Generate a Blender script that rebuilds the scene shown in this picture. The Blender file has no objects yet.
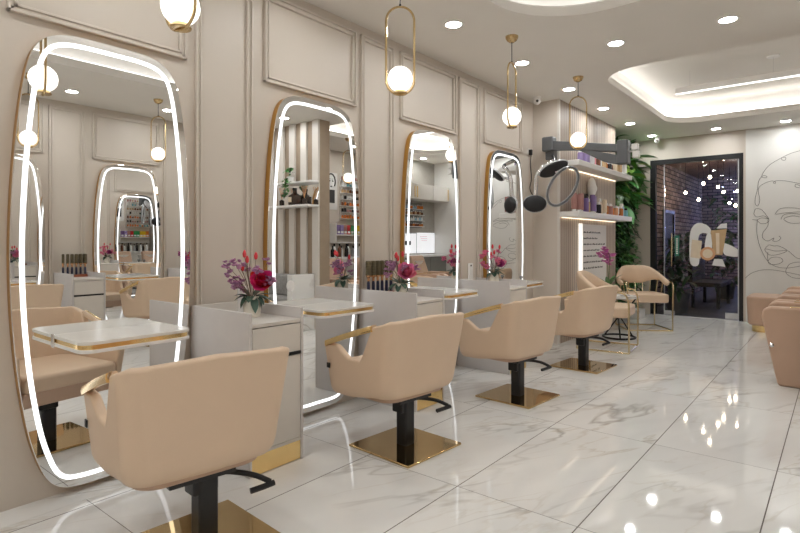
import bpy, bmesh, math, random
from mathutils import Vector, Matrix
random.seed(7)
S_ = bpy.context.scene
COL = S_.collection
PI = math.pi

# ------------------------------------------------------------------ materials
def L(r, g, b):
    def f(c):
        c /= 255.0
        return c / 12.92 if c <= 0.04045 else ((c + 0.055) / 1.055) ** 2.4
    return (f(r), f(g), f(b), 1.0)

def mat(name, col, rough=0.5, metal=0.0, var=0.05, scale=12.0, bump=0.0, emit=0.0, ecol=None, coat=0.0, spec=0.5, island=0.0):
    m = bpy.data.materials.new(name); m.use_nodes = True
    nt = m.node_tree; N = nt.nodes; K = nt.links
    b = N['Principled BSDF']
    b.inputs['Roughness'].default_value = rough
    b.inputs['Metallic'].default_value = metal
    b.inputs['Coat Weight'].default_value = coat
    b.inputs['Specular IOR Level'].default_value = spec
    if emit:
        b.inputs['Base Color'].default_value = col
        b.inputs['Emission Color'].default_value = ecol or col
        b.inputs['Emission Strength'].default_value = emit
        return m
    tc = N.new('ShaderNodeTexCoord'); no = N.new('ShaderNodeTexNoise')
    no.inputs['Scale'].default_value = scale; no.inputs['Detail'].default_value = 4
    K.new(tc.outputs['Object'], no.inputs['Vector'])
    mr = N.new('ShaderNodeMapRange')
    mr.inputs['From Min'].default_value = .3; mr.inputs['From Max'].default_value = .7
    mr.inputs['To Min'].default_value = 1 - var; mr.inputs['To Max'].default_value = 1 + var
    K.new(no.outputs['Fac'], mr.inputs['Value'])
    hs = N.new('ShaderNodeHueSaturation'); hs.inputs['Color'].default_value = col
    K.new(mr.outputs['Result'], hs.inputs['Value'])
    if island:
        ge = N.new('ShaderNodeNewGeometry'); m2 = N.new('ShaderNodeMapRange')
        m2.inputs['To Min'].default_value = 1 - island; m2.inputs['To Max'].default_value = 1 + island
        K.new(ge.outputs['Random Per Island'], m2.inputs['Value'])
        mu = N.new('ShaderNodeMath'); mu.operation = 'MULTIPLY'
        K.new(m2.outputs['Result'], mu.inputs[0]); K.new(mr.outputs['Result'], mu.inputs[1])
        K.new(mu.outputs[0], hs.inputs['Value'])
        m3 = N.new('ShaderNodeMapRange'); m3.inputs['To Min'].default_value = .47; m3.inputs['To Max'].default_value = .53
        K.new(ge.outputs['Random Per Island'], m3.inputs['Value']); K.new(m3.outputs['Result'], hs.inputs['Hue'])
    K.new(hs.outputs['Color'], b.inputs['Base Color'])
    if bump:
        bp = N.new('ShaderNodeBump'); bp.inputs['Strength'].default_value = bump; bp.inputs['Distance'].default_value = .002
        n2 = N.new('ShaderNodeTexNoise'); n2.inputs['Scale'].default_value = scale * 20; n2.inputs['Detail'].default_value = 3
        K.new(tc.outputs['Object'], n2.inputs['Vector'])
        K.new(n2.outputs['Fac'], bp.inputs['Height']); K.new(bp.outputs['Normal'], b.inputs['Normal'])
    return m

def node_math(nt, op, a, b=None, clamp=False):
    n = nt.nodes.new('ShaderNodeMath'); n.operation = op; n.use_clamp = clamp
    for i, v in enumerate((a, b)):
        if v is None: continue
        if isinstance(v, (int, float)): n.inputs[i].default_value = v
        else: nt.links.new(v, n.inputs[i])
    return n.outputs[0]

def marble_mat(name, tiles=True, x0=1.428, y0=2.239, base=(236, 235, 232), rough=.045):
    m = bpy.data.materials.new(name); m.use_nodes = True
    nt = m.node_tree; N = nt.nodes; K = nt.links; b = N['Principled BSDF']
    tc = N.new('ShaderNodeTexCoord'); sp = N.new('ShaderNodeSeparateXYZ'); K.new(tc.outputs['Object'], sp.inputs[0])
    tx = node_math(nt, 'DIVIDE', node_math(nt, 'SUBTRACT', sp.outputs[0], x0), .6)
    ty = node_math(nt, 'DIVIDE', node_math(nt, 'SUBTRACT', sp.outputs[1], y0), 1.2)
    ix = node_math(nt, 'FLOOR', tx); iy = node_math(nt, 'FLOOR', ty)
    cb = N.new('ShaderNodeCombineXYZ'); K.new(ix, cb.inputs[0]); K.new(iy, cb.inputs[1])
    wn = N.new('ShaderNodeTexWhiteNoise'); wn.noise_dimensions = '2D'; K.new(cb.outputs[0], wn.inputs['Vector'])
    off = N.new('ShaderNodeVectorMath'); off.operation = 'MULTIPLY_ADD'
    K.new(wn.outputs['Color'], off.inputs[0]); off.inputs[1].default_value = (7, 7, 3) if tiles else (0, 0, 0); K.new(tc.outputs['Object'], off.inputs[2])
    rt = N.new('ShaderNodeMapping'); rt.inputs['Rotation'].default_value = (0, 0, math.radians(-64)); K.new(off.outputs[0], rt.inputs['Vector'])
    mp = N.new('ShaderNodeMapping'); mp.inputs['Scale'].default_value = (.55, 2.2, 1.5)
    K.new(rt.outputs[0], mp.inputs['Vector'])
    def ridge(sc, det, dist, width):
        n = N.new('ShaderNodeTexNoise'); n.inputs['Scale'].default_value = sc; n.inputs['Detail'].default_value = det
        n.inputs['Distortion'].default_value = dist; K.new(mp.outputs[0], n.inputs['Vector'])
        d = node_math(nt, 'ABSOLUTE', node_math(nt, 'SUBTRACT', n.outputs['Fac'], .5))
        return node_math(nt, 'SUBTRACT', 1.0, node_math(nt, 'DIVIDE', d, width), True)
    v1 = ridge(1.0, 4, .4, .016); v2 = ridge(2.1, 5, .6, .022)
    patch = N.new('ShaderNodeTexNoise'); patch.inputs['Scale'].default_value = 1.4; patch.inputs['Detail'].default_value = 2
    K.new(off.outputs[0], patch.inputs['Vector'])
    pm = node_math(nt, 'MULTIPLY', node_math(nt, 'SUBTRACT', patch.outputs['Fac'], .38), 3.2, True)
    v = node_math(nt, 'MULTIPLY', v1, pm)
    vv = node_math(nt, 'MULTIPLY', v2, node_math(nt, 'MULTIPLY', pm, .45))
    cl = N.new('ShaderNodeTexNoise'); cl.inputs['Scale'].default_value = 1.5; cl.inputs['Detail'].default_value = 3
    K.new(mp.outputs[0], cl.inputs['Vector'])
    mix = N.new('ShaderNodeMix'); mix.data_type = 'RGBA'
    mix.inputs[6].default_value = L(*base); mix.inputs[7].default_value = L(base[0] - 12, base[1] - 12, base[2] - 11)
    K.new(node_math(nt, 'MULTIPLY', node_math(nt, 'SUBTRACT', cl.outputs['Fac'], .42), 2.5, True), mix.inputs[0])
    m2 = N.new('ShaderNodeMix'); m2.data_type = 'RGBA'; K.new(mix.outputs[2], m2.inputs[6]); m2.inputs[7].default_value = L(150, 143, 134)
    K.new(node_math(nt, 'MULTIPLY', v, .62), m2.inputs[0])
    m3 = N.new('ShaderNodeMix'); m3.data_type = 'RGBA'; K.new(m2.outputs[2], m3.inputs[6]); m3.inputs[7].default_value = L(186, 172, 150)
    K.new(vv, m3.inputs[0])
    out = m3.outputs[2]
    if tiles:
        fx = node_math(nt, 'ABSOLUTE', node_math(nt, 'SUBTRACT', tx, node_math(nt, 'ROUND', tx)))
        fy = node_math(nt, 'ABSOLUTE', node_math(nt, 'SUBTRACT', ty, node_math(nt, 'ROUND', ty)))
        gx = node_math(nt, 'LESS_THAN', fx, .0026 / .6); gy = node_math(nt, 'LESS_THAN', fy, .0016 / 1.2)
        g = node_math(nt, 'MAXIMUM', gx, gy)
        m4 = N.new('ShaderNodeMix'); m4.data_type = 'RGBA'; K.new(out, m4.inputs[6]); m4.inputs[7].default_value = L(92, 84, 78)
        K.new(g, m4.inputs[0]); out = m4.outputs[2]
        K.new(node_math(nt, 'MULTIPLY_ADD', g, .5), b.inputs['Roughness'])
        b.inputs['Roughness'].links[0].from_node.inputs[2].default_value = rough
    else: b.inputs['Roughness'].default_value = rough
    K.new(out, b.inputs['Base Color'])
    return m

def glass_mat(name, tint=(1, 1, 1, 1), refl=1.0):
    m = bpy.data.materials.new(name); m.use_nodes = True
    nt = m.node_tree; N = nt.nodes; N.remove(N['Principled BSDF'])
    t = N.new('ShaderNodeBsdfTransparent'); t.inputs[0].default_value = tint
    g = N.new('ShaderNodeBsdfGlossy'); g.inputs['Roughness'].default_value = 0.0
    f = N.new('ShaderNodeFresnel'); f.inputs['IOR'].default_value = 1.45
    mx = N.new('ShaderNodeMixShader')
    nt.links.new(f.outputs[0], mx.inputs[0]); nt.links.new(t.outputs[0], mx.inputs[1]); nt.links.new(g.outputs[0], mx.inputs[2])
    nt.links.new(mx.outputs[0], N['Material Output'].inputs[0])
    return m

def brick_mat(name):
    m = bpy.data.materials.new(name); m.use_nodes = True
    nt = m.node_tree; N = nt.nodes; K = nt.links; b = N['Principled BSDF']
    tc = N.new('ShaderNodeTexCoord'); mp = N.new('ShaderNodeMapping'); mp.inputs['Rotation'].default_value = (0, 0, 0)
    sp = N.new('ShaderNodeSeparateXYZ'); cb = N.new('ShaderNodeCombineXYZ'); K.new(tc.outputs['Object'], sp.inputs[0])
    K.new(node_math(nt, 'ADD', sp.outputs[0], sp.outputs[1]), cb.inputs[0]); K.new(sp.outputs[2], cb.inputs[1])
    br = N.new('ShaderNodeTexBrick'); br.inputs['Scale'].default_value = 1.0
    br.inputs['Brick Width'].default_value = .24; br.inputs['Row Height'].default_value = .085; br.inputs['Mortar Size'].default_value = .009
    br.inputs['Color1'].default_value = L(186, 160, 150); br.inputs['Color2'].default_value = L(128, 106, 100); br.inputs['Mortar'].default_value = L(52, 44, 42)
    K.new(cb.outputs[0], br.inputs['Vector']); K.new(br.outputs['Color'], b.inputs['Base Color']); b.inputs['Roughness'].default_value = .85
    bp = N.new('ShaderNodeBump'); bp.inputs['Distance'].default_value = .01; bp.invert = True; K.new(br.outputs['Fac'], bp.inputs['Height']); K.new(bp.outputs[0], b.inputs['Normal'])
    return m

def stripe_mat(name, c1, c2, period, axis=1, rough=.5):
    m = mat(name, L(*c1), rough); nt = m.node_tree; N = nt.nodes; K = nt.links; b = N['Principled BSDF']
    tc = N.new('ShaderNodeTexCoord'); sp = N.new('ShaderNodeSeparateXYZ'); K.new(tc.outputs['Object'], sp.inputs[0])
    fr = node_math(nt, 'FRACT', node_math(nt, 'DIVIDE', sp.outputs[axis], period))
    wn = N.new('ShaderNodeTexWhiteNoise'); wn.noise_dimensions = '1D'
    K.new(node_math(nt, 'FLOOR', node_math(nt, 'DIVIDE', sp.outputs[axis], period * 3)), wn.inputs['W'])
    mx = N.new('ShaderNodeMix'); mx.data_type = 'RGBA'; mx.inputs[6].default_value = L(*c1); mx.inputs[7].default_value = L(*c2)
    K.new(node_math(nt, 'MULTIPLY_ADD', wn.outputs['Value'], .55), mx.inputs[0])
    mx.inputs[0].links[0].from_node.inputs[2].default_value = 0.0
    m2 = N.new('ShaderNodeMix'); m2.data_type = 'RGBA'; K.new(mx.outputs[2], m2.inputs[6]); m2.inputs[7].default_value = L(*c2)
    K.new(node_math(nt, 'LESS_THAN', fr, .22), m2.inputs[0]); K.new(m2.outputs[2], b.inputs['Base Color'])
    bp = N.new('ShaderNodeBump'); bp.inputs['Distance'].default_value = .006
    K.new(node_math(nt, 'GREATER_THAN', fr, .22), bp.inputs['Height']); K.new(bp.outputs[0], b.inputs['Normal'])
    return m

M = {}
M['wall'] = mat('wall_paint', L(207, 197, 185), .45, var=.012, scale=3)
M['ceil'] = mat('ceiling_paint', L(229, 225, 218), .6, var=.01, scale=3)
M['cove'] = mat('cove_paint', L(236, 233, 228), .6, var=.01)
M['mural'] = mat('mural_panel', L(226, 224, 219), .35, var=.015, scale=2)
M['ink'] = mat('ink_line', L(104, 99, 96), .6)
M['leather'] = mat('beige_leather', L(219, 193, 166), .42, var=.02, scale=6, bump=.12)
M['tan'] = mat('tan_leather', L(198, 166, 143), .45, var=.03, scale=5, bump=.12)
M['cream'] = mat('cream_piping', L(234, 216, 192), .4)
M['gold'] = mat('polished_gold', (.95, .70, .33, 1), .13, 1.0, var=.03)
M['goldplate'] = mat('gold_mirror_plate', (.62, .45, .22, 1), .04, 1.0, var=.02)
M['goldsat'] = mat('satin_gold', L(196, 152, 84), .32, .9, var=.03)
M['champ'] = mat('champagne_metal', (.78, .66, .42, 1), .16, 1.0, var=.02)
M['brass'] = mat('brass', (.62, .46, .24, 1), .18, 1.0, var=.05)
M['black'] = mat('black_powder_coat', L(22, 22, 25), .32, var=.1)
M['blackm'] = mat('black_matte', L(20, 20, 22), .55, var=.1)
M['grey'] = mat('grey_plastic', L(92, 94, 96), .4, var=.05)
M['chrome'] = mat('chrome', (.80, .80, .82, 1), .08, 1.0, var=.02)
M['white'] = mat('white_lacquer', L(235, 233, 230), .3, var=.01)
M['cab'] = mat('console_laminate', L(216, 210, 202), .38, var=.015)
M['cabside'] = mat('console_side', L(208, 204, 202), .4, var=.015)
M['cabdark'] = mat('grey_front', L(120, 118, 112), .4, var=.03)
M['mirror'] = mat('mirror_silver', (.93, .94, .94, 1), 0.0, 1.0, var=0)
M['led'] = mat('led_white', (1, 1, 1, 1), .5, emit=.48, ecol=(.94, .965, 1, 1))
M['cove_led'] = mat('cove_led', (1, 1, 1, 1), .5, emit=1.3, ecol=(.98, .99, 1, 1))
M['cove_led_bright'] = mat('cove_led_bright', (1, 1, 1, 1), .5, emit=2.4, ecol=(1, .995, .98, 1))
M['bar_led'] = mat('bar_led', (1, 1, 1, 1), .5, emit=.8, ecol=(1, .98, .95, 1))
M['warm_led'] = mat('warm_led', (1, .9, .75, 1), .5, emit=.8, ecol=(1, .82, .6, 1))
M['globe'] = mat('opal_globe', (1, 1, 1, 1), .2, emit=.6, ecol=(1, .95, .88, 1))
M['spot'] = mat('downlight_disc', (1, 1, 1, 1), .5, emit=48, ecol=(.975, .995, 1, 1))
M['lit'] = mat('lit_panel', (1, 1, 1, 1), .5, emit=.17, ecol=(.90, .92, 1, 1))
M['slat'] = stripe_mat('slatted_veneer', (196, 181, 165), (138, 124, 112), .065, 1, .5)
M['floor'] = marble_mat('marble_tiles')
M['marble'] = marble_mat('marble_slab', tiles=False, rough=.12); M['slab'] = mat('pale_slab', L(228, 225, 219), .16, var=.03, scale=5)
M['glass'] = glass_mat('door_glass', (.93, .95, .96, 1))
M['brick'] = brick_mat('painted_brick')
M['paver'] = mat('dark_paver', L(86, 82, 84), .5, var=.3, scale=2)
M['plank'] = mat('brown_plank', L(120, 86, 66), .6, var=.25, scale=6)
M['leaf'] = mat('leaf_green', L(86, 136, 70), .38, var=.1, island=.5)
M['leafdark'] = mat('dark_leaf', L(54, 94, 54), .42, var=.1, island=.45)
M['leafyellow'] = mat('bright_leaf', L(150, 190, 84), .38, var=.1, island=.2)
M['eucalyptus'] = mat('dusty_leaf', L(70, 96, 80), .5, var=.1, island=.3)
M['soil'] = mat('dark_backing', L(24, 30, 22), .9)
M['vase'] = mat('stone_vase', L(226, 219, 205), .5, var=.08, scale=30, bump=.2)
M['rose'] = mat('crimson_petal', L(216, 44, 98), .5, var=.06, island=.12)
M['pinkp'] = mat('pink_petal', L(234, 132, 168), .5, var=.06, island=.12)
M['plum'] = mat('plum_petal', L(176, 72, 140), .5, var=.06, island=.2)
M['lilac'] = mat('lilac_petal', L(190, 140, 178), .5, var=.06, island=.2)
M['coral'] = mat('coral_bud', L(222, 62, 70), .5, var=.06)
M['orchid'] = mat('orchid_petal', L(228, 140, 204), .5, var=.06, island=.12)
M['stem'] = mat('brown_stem', L(112, 92, 78), .6)
M['gstem'] = mat('green_stem', L(84, 110, 58), .5)
M['bristle'] = mat('olive_bristle', L(92, 82, 58), .7, var=.25, scale=60)
M['navy'] = mat('navy_handle', L(32, 36, 64), .3)
M['copper'] = mat('copper_neck', (.72, .42, .22, 1), .2, .9)
M['wood'] = mat('reddish_wood', L(150, 84, 56), .45, var=.2, scale=20)
M['amber'] = mat('dark_amber', L(44, 26, 18), .1, coat=.5)
M['reed'] = mat('reed_stick', L(214, 164, 120), .6)
M['paper'] = mat('white_paper', L(232, 230, 226), .5, var=.01)
M['text'] = mat('print_black', L(60, 58, 58), .6)
M['rubber'] = mat('black_pad', L(24, 24, 27), .45, var=.1)
M['silver'] = mat('silver_shell', L(205, 206, 208), .25, .25, var=.03)
M['bulb'] = mat('warm_bulb', (1, .8, .5, 1), .3, emit=25, ecol=(1, .78, .55, 1))
M['fairy'] = mat('fairy_light', (.5, .6, 1, 1), .3, emit=16, ecol=(.42, .5, 1, 1))
M['greensign'] = mat('green_sign', L(60, 132, 110), .4)
M['greyplush'] = mat('grey_quilt', L(150, 148, 146), .7, var=.12, scale=30)
PALETTE = dict(mauve=(176, 128, 122), purple=(128, 104, 156), violet=(158, 140, 190), amber=(190, 118, 62), orange=(222, 130, 60), peach=(222, 168, 128), cream=(232, 214, 188),
               brown=(122, 78, 58), white=(236, 236, 234), black=(36, 34, 36), teal=(120, 176, 186), blue=(160, 196, 214), tan=(200, 168, 128), pink=(226, 150, 160),
               green=(62, 150, 88), yellow=(230, 190, 50), red=(200, 60, 60), grey=(150, 150, 150))
for k, v in PALETTE.items(): M['c_' + k] = mat('bottle_' + k, L(*v), .25, var=.04)

# ------------------------------------------------------------------ mesh helpers
class MB:
    def __init__(s): s.bm = bmesh.new()
    def add(s, bm2, mtx=None):
        if mtx is not None: bm2.transform(mtx)
        me = bpy.data.meshes.new('t'); bm2.to_mesh(me); s.bm.from_mesh(me); bpy.data.meshes.remove(me); bm2.free(); return s
    def box(s, x0, x1, y0, y1, z0, z1, bev=0.0, seg=2, mtx=None):
        b = bmesh.new(); bmesh.ops.create_cube(b, size=1)
        for v in b.verts: v.co = Vector(((x0 + x1) / 2 + v.co.x * (x1 - x0), (y0 + y1) / 2 + v.co.y * (y1 - y0), (z0 + z1) / 2 + v.co.z * (z1 - z0)))
        if bev: bmesh.ops.bevel(b, geom=b.edges[:], offset=bev, segments=seg, profile=.5, affect='EDGES')
        return s.add(b, mtx)
    def prism(s, pts, fa, fb, bev=0.0, mtx=None):
        # pts: 2-D outline, fa / fb map (p, q) to the two ends
        b = bmesh.new(); A = [b.verts.new(fa(*p)) for p in pts]; B = [b.verts.new(fb(*p)) for p in pts]; n = len(pts)
        b.faces.new(A); b.faces.new(B[::-1])
        for i in range(n): b.faces.new((A[i], B[i], B[(i + 1) % n], A[(i + 1) % n]))
        bmesh.ops.recalc_face_normals(b, faces=b.faces[:])
        if bev:
            e = [e for e in b.edges if abs(e.calc_face_angle(0)) > .8]
            bmesh.ops.bevel(b, geom=e, offset=bev, segments=2, profile=.5, affect='EDGES')
        return s.add(b, mtx)
    def tube(s, path, r, seg=8, closed=False, rs=None, mtx=None):
        b = bmesh.new(); P = [Vector(p) for p in path]; n = len(P); rings = []
        up = None
        for i in range(n):
            if closed: t = (P[(i + 1) % n] - P[i - 1])
            else: t = P[min(i + 1, n - 1)] - P[max(i - 1, 0)]
            t.normalize()
            if up is None:
                up = t.orthogonal()
            up = (up - t * up.dot(t)); up = up.normalized() if up.length > 1e-6 else t.orthogonal().normalized()
            w = t.cross(up); rr = rs[i] if rs else r
            rings.append([b.verts.new(P[i] + (up * math.cos(2 * PI * k / seg) + w * math.sin(2 * PI * k / seg)) * rr) for k in range(seg)])
        for i in range(n if closed else n - 1):
            A, B = rings[i], rings[(i + 1) % n]
            for k in range(seg): b.faces.new((A[k], A[(k + 1) % seg], B[(k + 1) % seg], B[k]))
        if not closed: b.faces.new(rings[0][::-1]); b.faces.new(rings[-1])
        bmesh.ops.recalc_face_normals(b, faces=b.faces[:])
        return s.add(b, mtx)
    def lathe(s, prof, seg=24, c=(0, 0, 0), mtx=None):
        b = bmesh.new(); rings = []
        for r, z in prof:
            if r < 1e-6: rings.append([b.verts.new((c[0], c[1], c[2] + z))])
            else: rings.append([b.verts.new((c[0] + r * math.cos(2 * PI * k / seg), c[1] + r * math.sin(2 * PI * k / seg), c[2] + z)) for k in range(seg)])
        for A, B in zip(rings, rings[1:]):
            if len(A) == 1 and len(B) == 1: continue
            for k in range(seg):
                k2 = (k + 1) % seg
                if len(A) == 1: b.faces.new((A[0], B[k], B[k2]))
                elif len(B) == 1: b.faces.new((A[k], A[k2], B[0]))
                else: b.faces.new((A[k], A[k2], B[k2], B[k]))
        for R_ in (rings[0], rings[-1]):
            if len(R_) > 1: b.faces.new(R_)
        bmesh.ops.recalc_face_normals(b, faces=b.faces[:])
        return s.add(b, mtx)
    def sphere(s, c, r, sc=(1, 1, 1), u=20, v=12, mtx=None):
        b = bmesh.new(); bmesh.ops.create_uvsphere(b, u_segments=u, v_segments=v, radius=r)
        for q in b.verts: q.co = Vector((c[0] + q.co.x * sc[0], c[1] + q.co.y * sc[1], c[2] + q.co.z * sc[2]))
        return s.add(b, mtx)
    def grid(s, fn, nu, nv, thick=0.0, mtx=None):
        b = bmesh.new(); V = [[b.verts.new(fn(i / nu, j / nv)) for j in range(nv + 1)] for i in range(nu + 1)]
        for i in range(nu):
            for j in range(nv): b.faces.new((V[i][j], V[i + 1][j], V[i + 1][j + 1], V[i][j + 1]))
        if thick: bmesh.ops.solidify(b, geom=b.faces[:], thickness=thick)
        return s.add(b, mtx)
    def build(s, name, m, parent=None, ang=40, smooth=True):
        me = bpy.data.meshes.new(name); s.bm.to_mesh(me); s.bm.free()
        me.materials.append(M[m] if isinstance(m, str) else m)
        if smooth:
            for p in me.polygons: p.use_smooth = True
            me.set_sharp_from_angle(angle=math.radians(ang))
        o = bpy.data.objects.new(name, me); COL.objects.link(o)
        if smooth:
            wn = o.modifiers.new('wn', 'WEIGHTED_NORMAL'); wn.keep_sharp = True; wn.weight = 90
        if parent: o.parent = parent
        return o

def tag(o, label=None, cat=None, group=None, kind=None):
    if label: o['label'] = label
    if cat: o['category'] = cat
    if group: o['group'] = group
    if kind: o['kind'] = kind
    return o
def thing(name, label, cat, loc=(0, 0, 0), rz=0.0, group=None):
    o = bpy.data.objects.new(name, None); o.empty_display_size = .1; COL.objects.link(o)
    o.location = loc; o.rotation_euler = (0, 0, rz)
    return tag(o, label, cat, group)
def struct(o, label=None): o['kind'] = 'structure'; return tag(o, label) if label else o
def copy_tree(o, parent=None):
    c = o.copy(); COL.objects.link(c)
    if parent: c.parent = parent
    for ch in [x for x in o.children]: copy_tree(ch, c)
    return c
def dup(o, loc=None, rz=None, label=None):
    c = copy_tree(o)
    if loc is not None: c.location = loc
    if rz is not None: c.rotation_euler = (0, 0, rz)
    if label: c['label'] = label
    return c
def rrect(x0, x1, y0, y1, r, n=8):
    out = []
    for cx, cy, a in ((x1 - r, y1 - r, 0), (x0 + r, y1 - r, 90), (x0 + r, y0 + r, 180), (x1 - r, y0 + r, 270)):
        for k in range(n + 1):
            t = math.radians(a + 90 * k / n); out.append((cx + r * math.cos(t), cy + r * math.sin(t)))
    return out
def catmull(P, n=6, closed=True):
    out = []; N = len(P)
    rng = range(N) if closed else range(N - 1)
    g = (lambda i: P[i % N]) if closed else (lambda i: P[max(0, min(N - 1, i))])
    for i in rng:
        p0, p1, p2, p3 = (Vector(g(i + k)) for k in (-1, 0, 1, 2))
        for k in range(n):
            t = k / n
            out.append(.5 * ((2 * p1) + (p2 - p0) * t + (2 * p0 - 5 * p1 + 4 * p2 - p3) * t * t + (3 * p1 - p0 - 3 * p2 + p3) * t ** 3))
    if not closed: out.append(Vector(P[-1]))
    return [tuple(v) for v in out]
def offset(P, d):
    out = []; N = len(P)
    for i in range(N):
        a = Vector(P[i - 1]); b = Vector(P[(i + 1) % N]); t = (b - a).normalized(); out.append((P[i][0] - t.y * d, P[i][1] + t.x * d))
    return out
ORD = ['first', 'second', 'third', 'fourth', 'fifth', 'sixth', 'seventh', 'eighth', 'ninth', 'tenth', 'eleventh', 'twelfth', 'thirteenth', 'fourteenth', 'fifteenth', 'sixteenth', 'seventeenth', 'eighteenth']

# ------------------------------------------------------------------ room shell
CZ = 2.867; BY = 9.547; RX = 4.42; FY = -2.6
struct(MB().box(.165, RX, FY, BY + .06, -.05, 0).build('floor', 'floor', smooth=False))
struct(MB().box(0, .163, FY, BY, -.05, 0).build('trim_1', 'marble', smooth=False), 'marble strip along the foot of the panelled wall')
struct(MB().box(-.12, 0, FY, BY + .1, -.05, 3.3).build('wall_left', 'wall', smooth=False))
struct(MB().box(RX, RX + .12, FY, BY + .1, -.05, 3.3).build('wall_right', 'wall', smooth=False))
struct(MB().box(-.12, RX + .12, FY - .12, FY, -.05, 3.3).build('wall_front', 'wall', smooth=False))
DX0, DX1, DZ = .45, 1.757, 2.53
w = MB().box(0, DX0, BY, BY + .1, 0, 3.3).box(DX1, RX, BY, BY + .1, 0, 3.3).box(DX0, DX1, BY, BY + .1, DZ, 3.3)
struct(w.build('wall_back', 'wall', smooth=False))
# ceiling with two coves
HOLES = [rrect(1.0, 2.92, .45, 3.97, .62, 14), rrect(1.0, 3.45, 5.42, 8.5, .42, 12)]
b = bmesh.new(); edges = []
for loop in [[(-.1, FY - .1), (RX + .1, FY - .1), (RX + .1, BY + .1), (-.1, BY + .1)]] + HOLES:
    vs = [b.verts.new((x, y, CZ)) for x, y in loop]
    for i in range(len(vs)): edges.append(b.edges.new((vs[i], vs[(i + 1) % len(vs)])))
bmesh.ops.triangle_fill(b, use_beauty=True, use_dissolve=False, edges=edges, normal=(0, 0, -1))
c = MB(); c.add(b); struct(c.build('ceiling', 'ceil', smooth=False))
def ring(mb, loop, prof):
    # sweep (offset, z) profile along a closed outline
    b = bmesh.new(); R_ = []
    for d, z in prof:
        R_.append([b.verts.new((x, y, z)) for x, y in (offset(loop, -d) if d else loop)])
    n = len(loop)
    for A, B in zip(R_, R_[1:]):
        for i in range(n): b.faces.new((A[i], A[(i + 1) % n], B[(i + 1) % n], B[i]))
    mb.add(b); return R_
for k, loop in enumerate(HOLES):
    mb = MB(); TZ = 3.18
    ring(mb, loop, [(0, CZ), (.006, CZ + .035), (0.0, CZ + .07), (.02, CZ + .085), (.16, CZ + .085), (.16, TZ - .05), (.11, TZ)])
    o = struct(mb.build('trim_%d' % (k + 2), 'cove', ang=60), 'recessed ceiling cove')
    top = offset(loop, -.12); b = bmesh.new(); b.faces.new([b.verts.new((x, y, TZ)) for x, y in top]); mb = MB(); mb.add(b)
    struct(mb.build('ceiling_recess', 'ceil', smooth=False))
    mb = MB(); ring(mb, offset(loop, -.07), [(0, CZ + .09), (.03, CZ + .09), (.03, CZ + .105), (0, CZ + .105), (0, CZ + .09)])
    tag(mb.build('cove_light_strip', 'cove_led' if k == 0 else 'cove_led_bright', smooth=False), 'white light strip hidden in the rounded ceiling recess above the ' + ('mirror stations' if k == 0 else 'hanging bar light'), 'light strip')

# wall panel mouldings on both long walls
def moulding(name, x, s, y0, y1, z0, z1, label=None):
    mb = MB()
    for d, w_, h in ((0, .013, .027), (.013, .016, .014), (.029, .013, .021)):
        a0, a1, c0, c1 = y0 + d, y1 - d, z0 + d, z1 - d
        for (p, q, r, t) in ((a0, a1, c0, c0 + w_), (a0, a1, c1 - w_, c1), (a0, a0 + w_, c0, c1), (a1 - w_, a1, c0, c1)):
            mb.box(min(x, x + s * h), max(x, x + s * h), p, q, r, t, .0025, 1)
    return struct(mb.build(name, 'wall', ang=30))
tn = 4
for x, s, shift, ny in ((0, 1, 0.0, 4), (RX, -1, .66, 3)):
    for k in range(-1, ny):
        yc = 1.20 + 1.385 * k + shift
        moulding('trim_%d' % tn, x, s, yc - .43, yc + .42, 2.225, 2.80); tn += 1
        if k < ny - 1: moulding('trim_%d' % tn, x, s, yc + .475, yc + .865, .12, 2.80); tn += 1
for k in range(4):
    y0 = 1.64 + 1.385 * k
    mb = MB().box(0, .012, y0, y0 + .47, 0, .075, .004, 1).box(0, .018, y0, y0 + .47, 0, .035, .004, 1)
    struct(mb.build('baseboard_left', 'cab'))
# bump with slatted veneer
BX = .33; B0 = 6.1; B1 = 8.15
struct(MB().box(0, BX - .012, B0, B1, 0, CZ).build('wall_bump', 'wall', smooth=False), 'painted wall bump-out')
struct(MB().box(BX - .012, BX, B0 + .02, B1, 0, CZ).build('wall_slats', 'slat', smooth=False), 'fine vertical slat veneer on the wall bump-out')
struct(MB().box(BX - .02, BX + .006, B0 - .004, B0 + .02, 0, CZ).build('trim_%d' % tn, 'cab', smooth=False)); tn += 1

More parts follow.
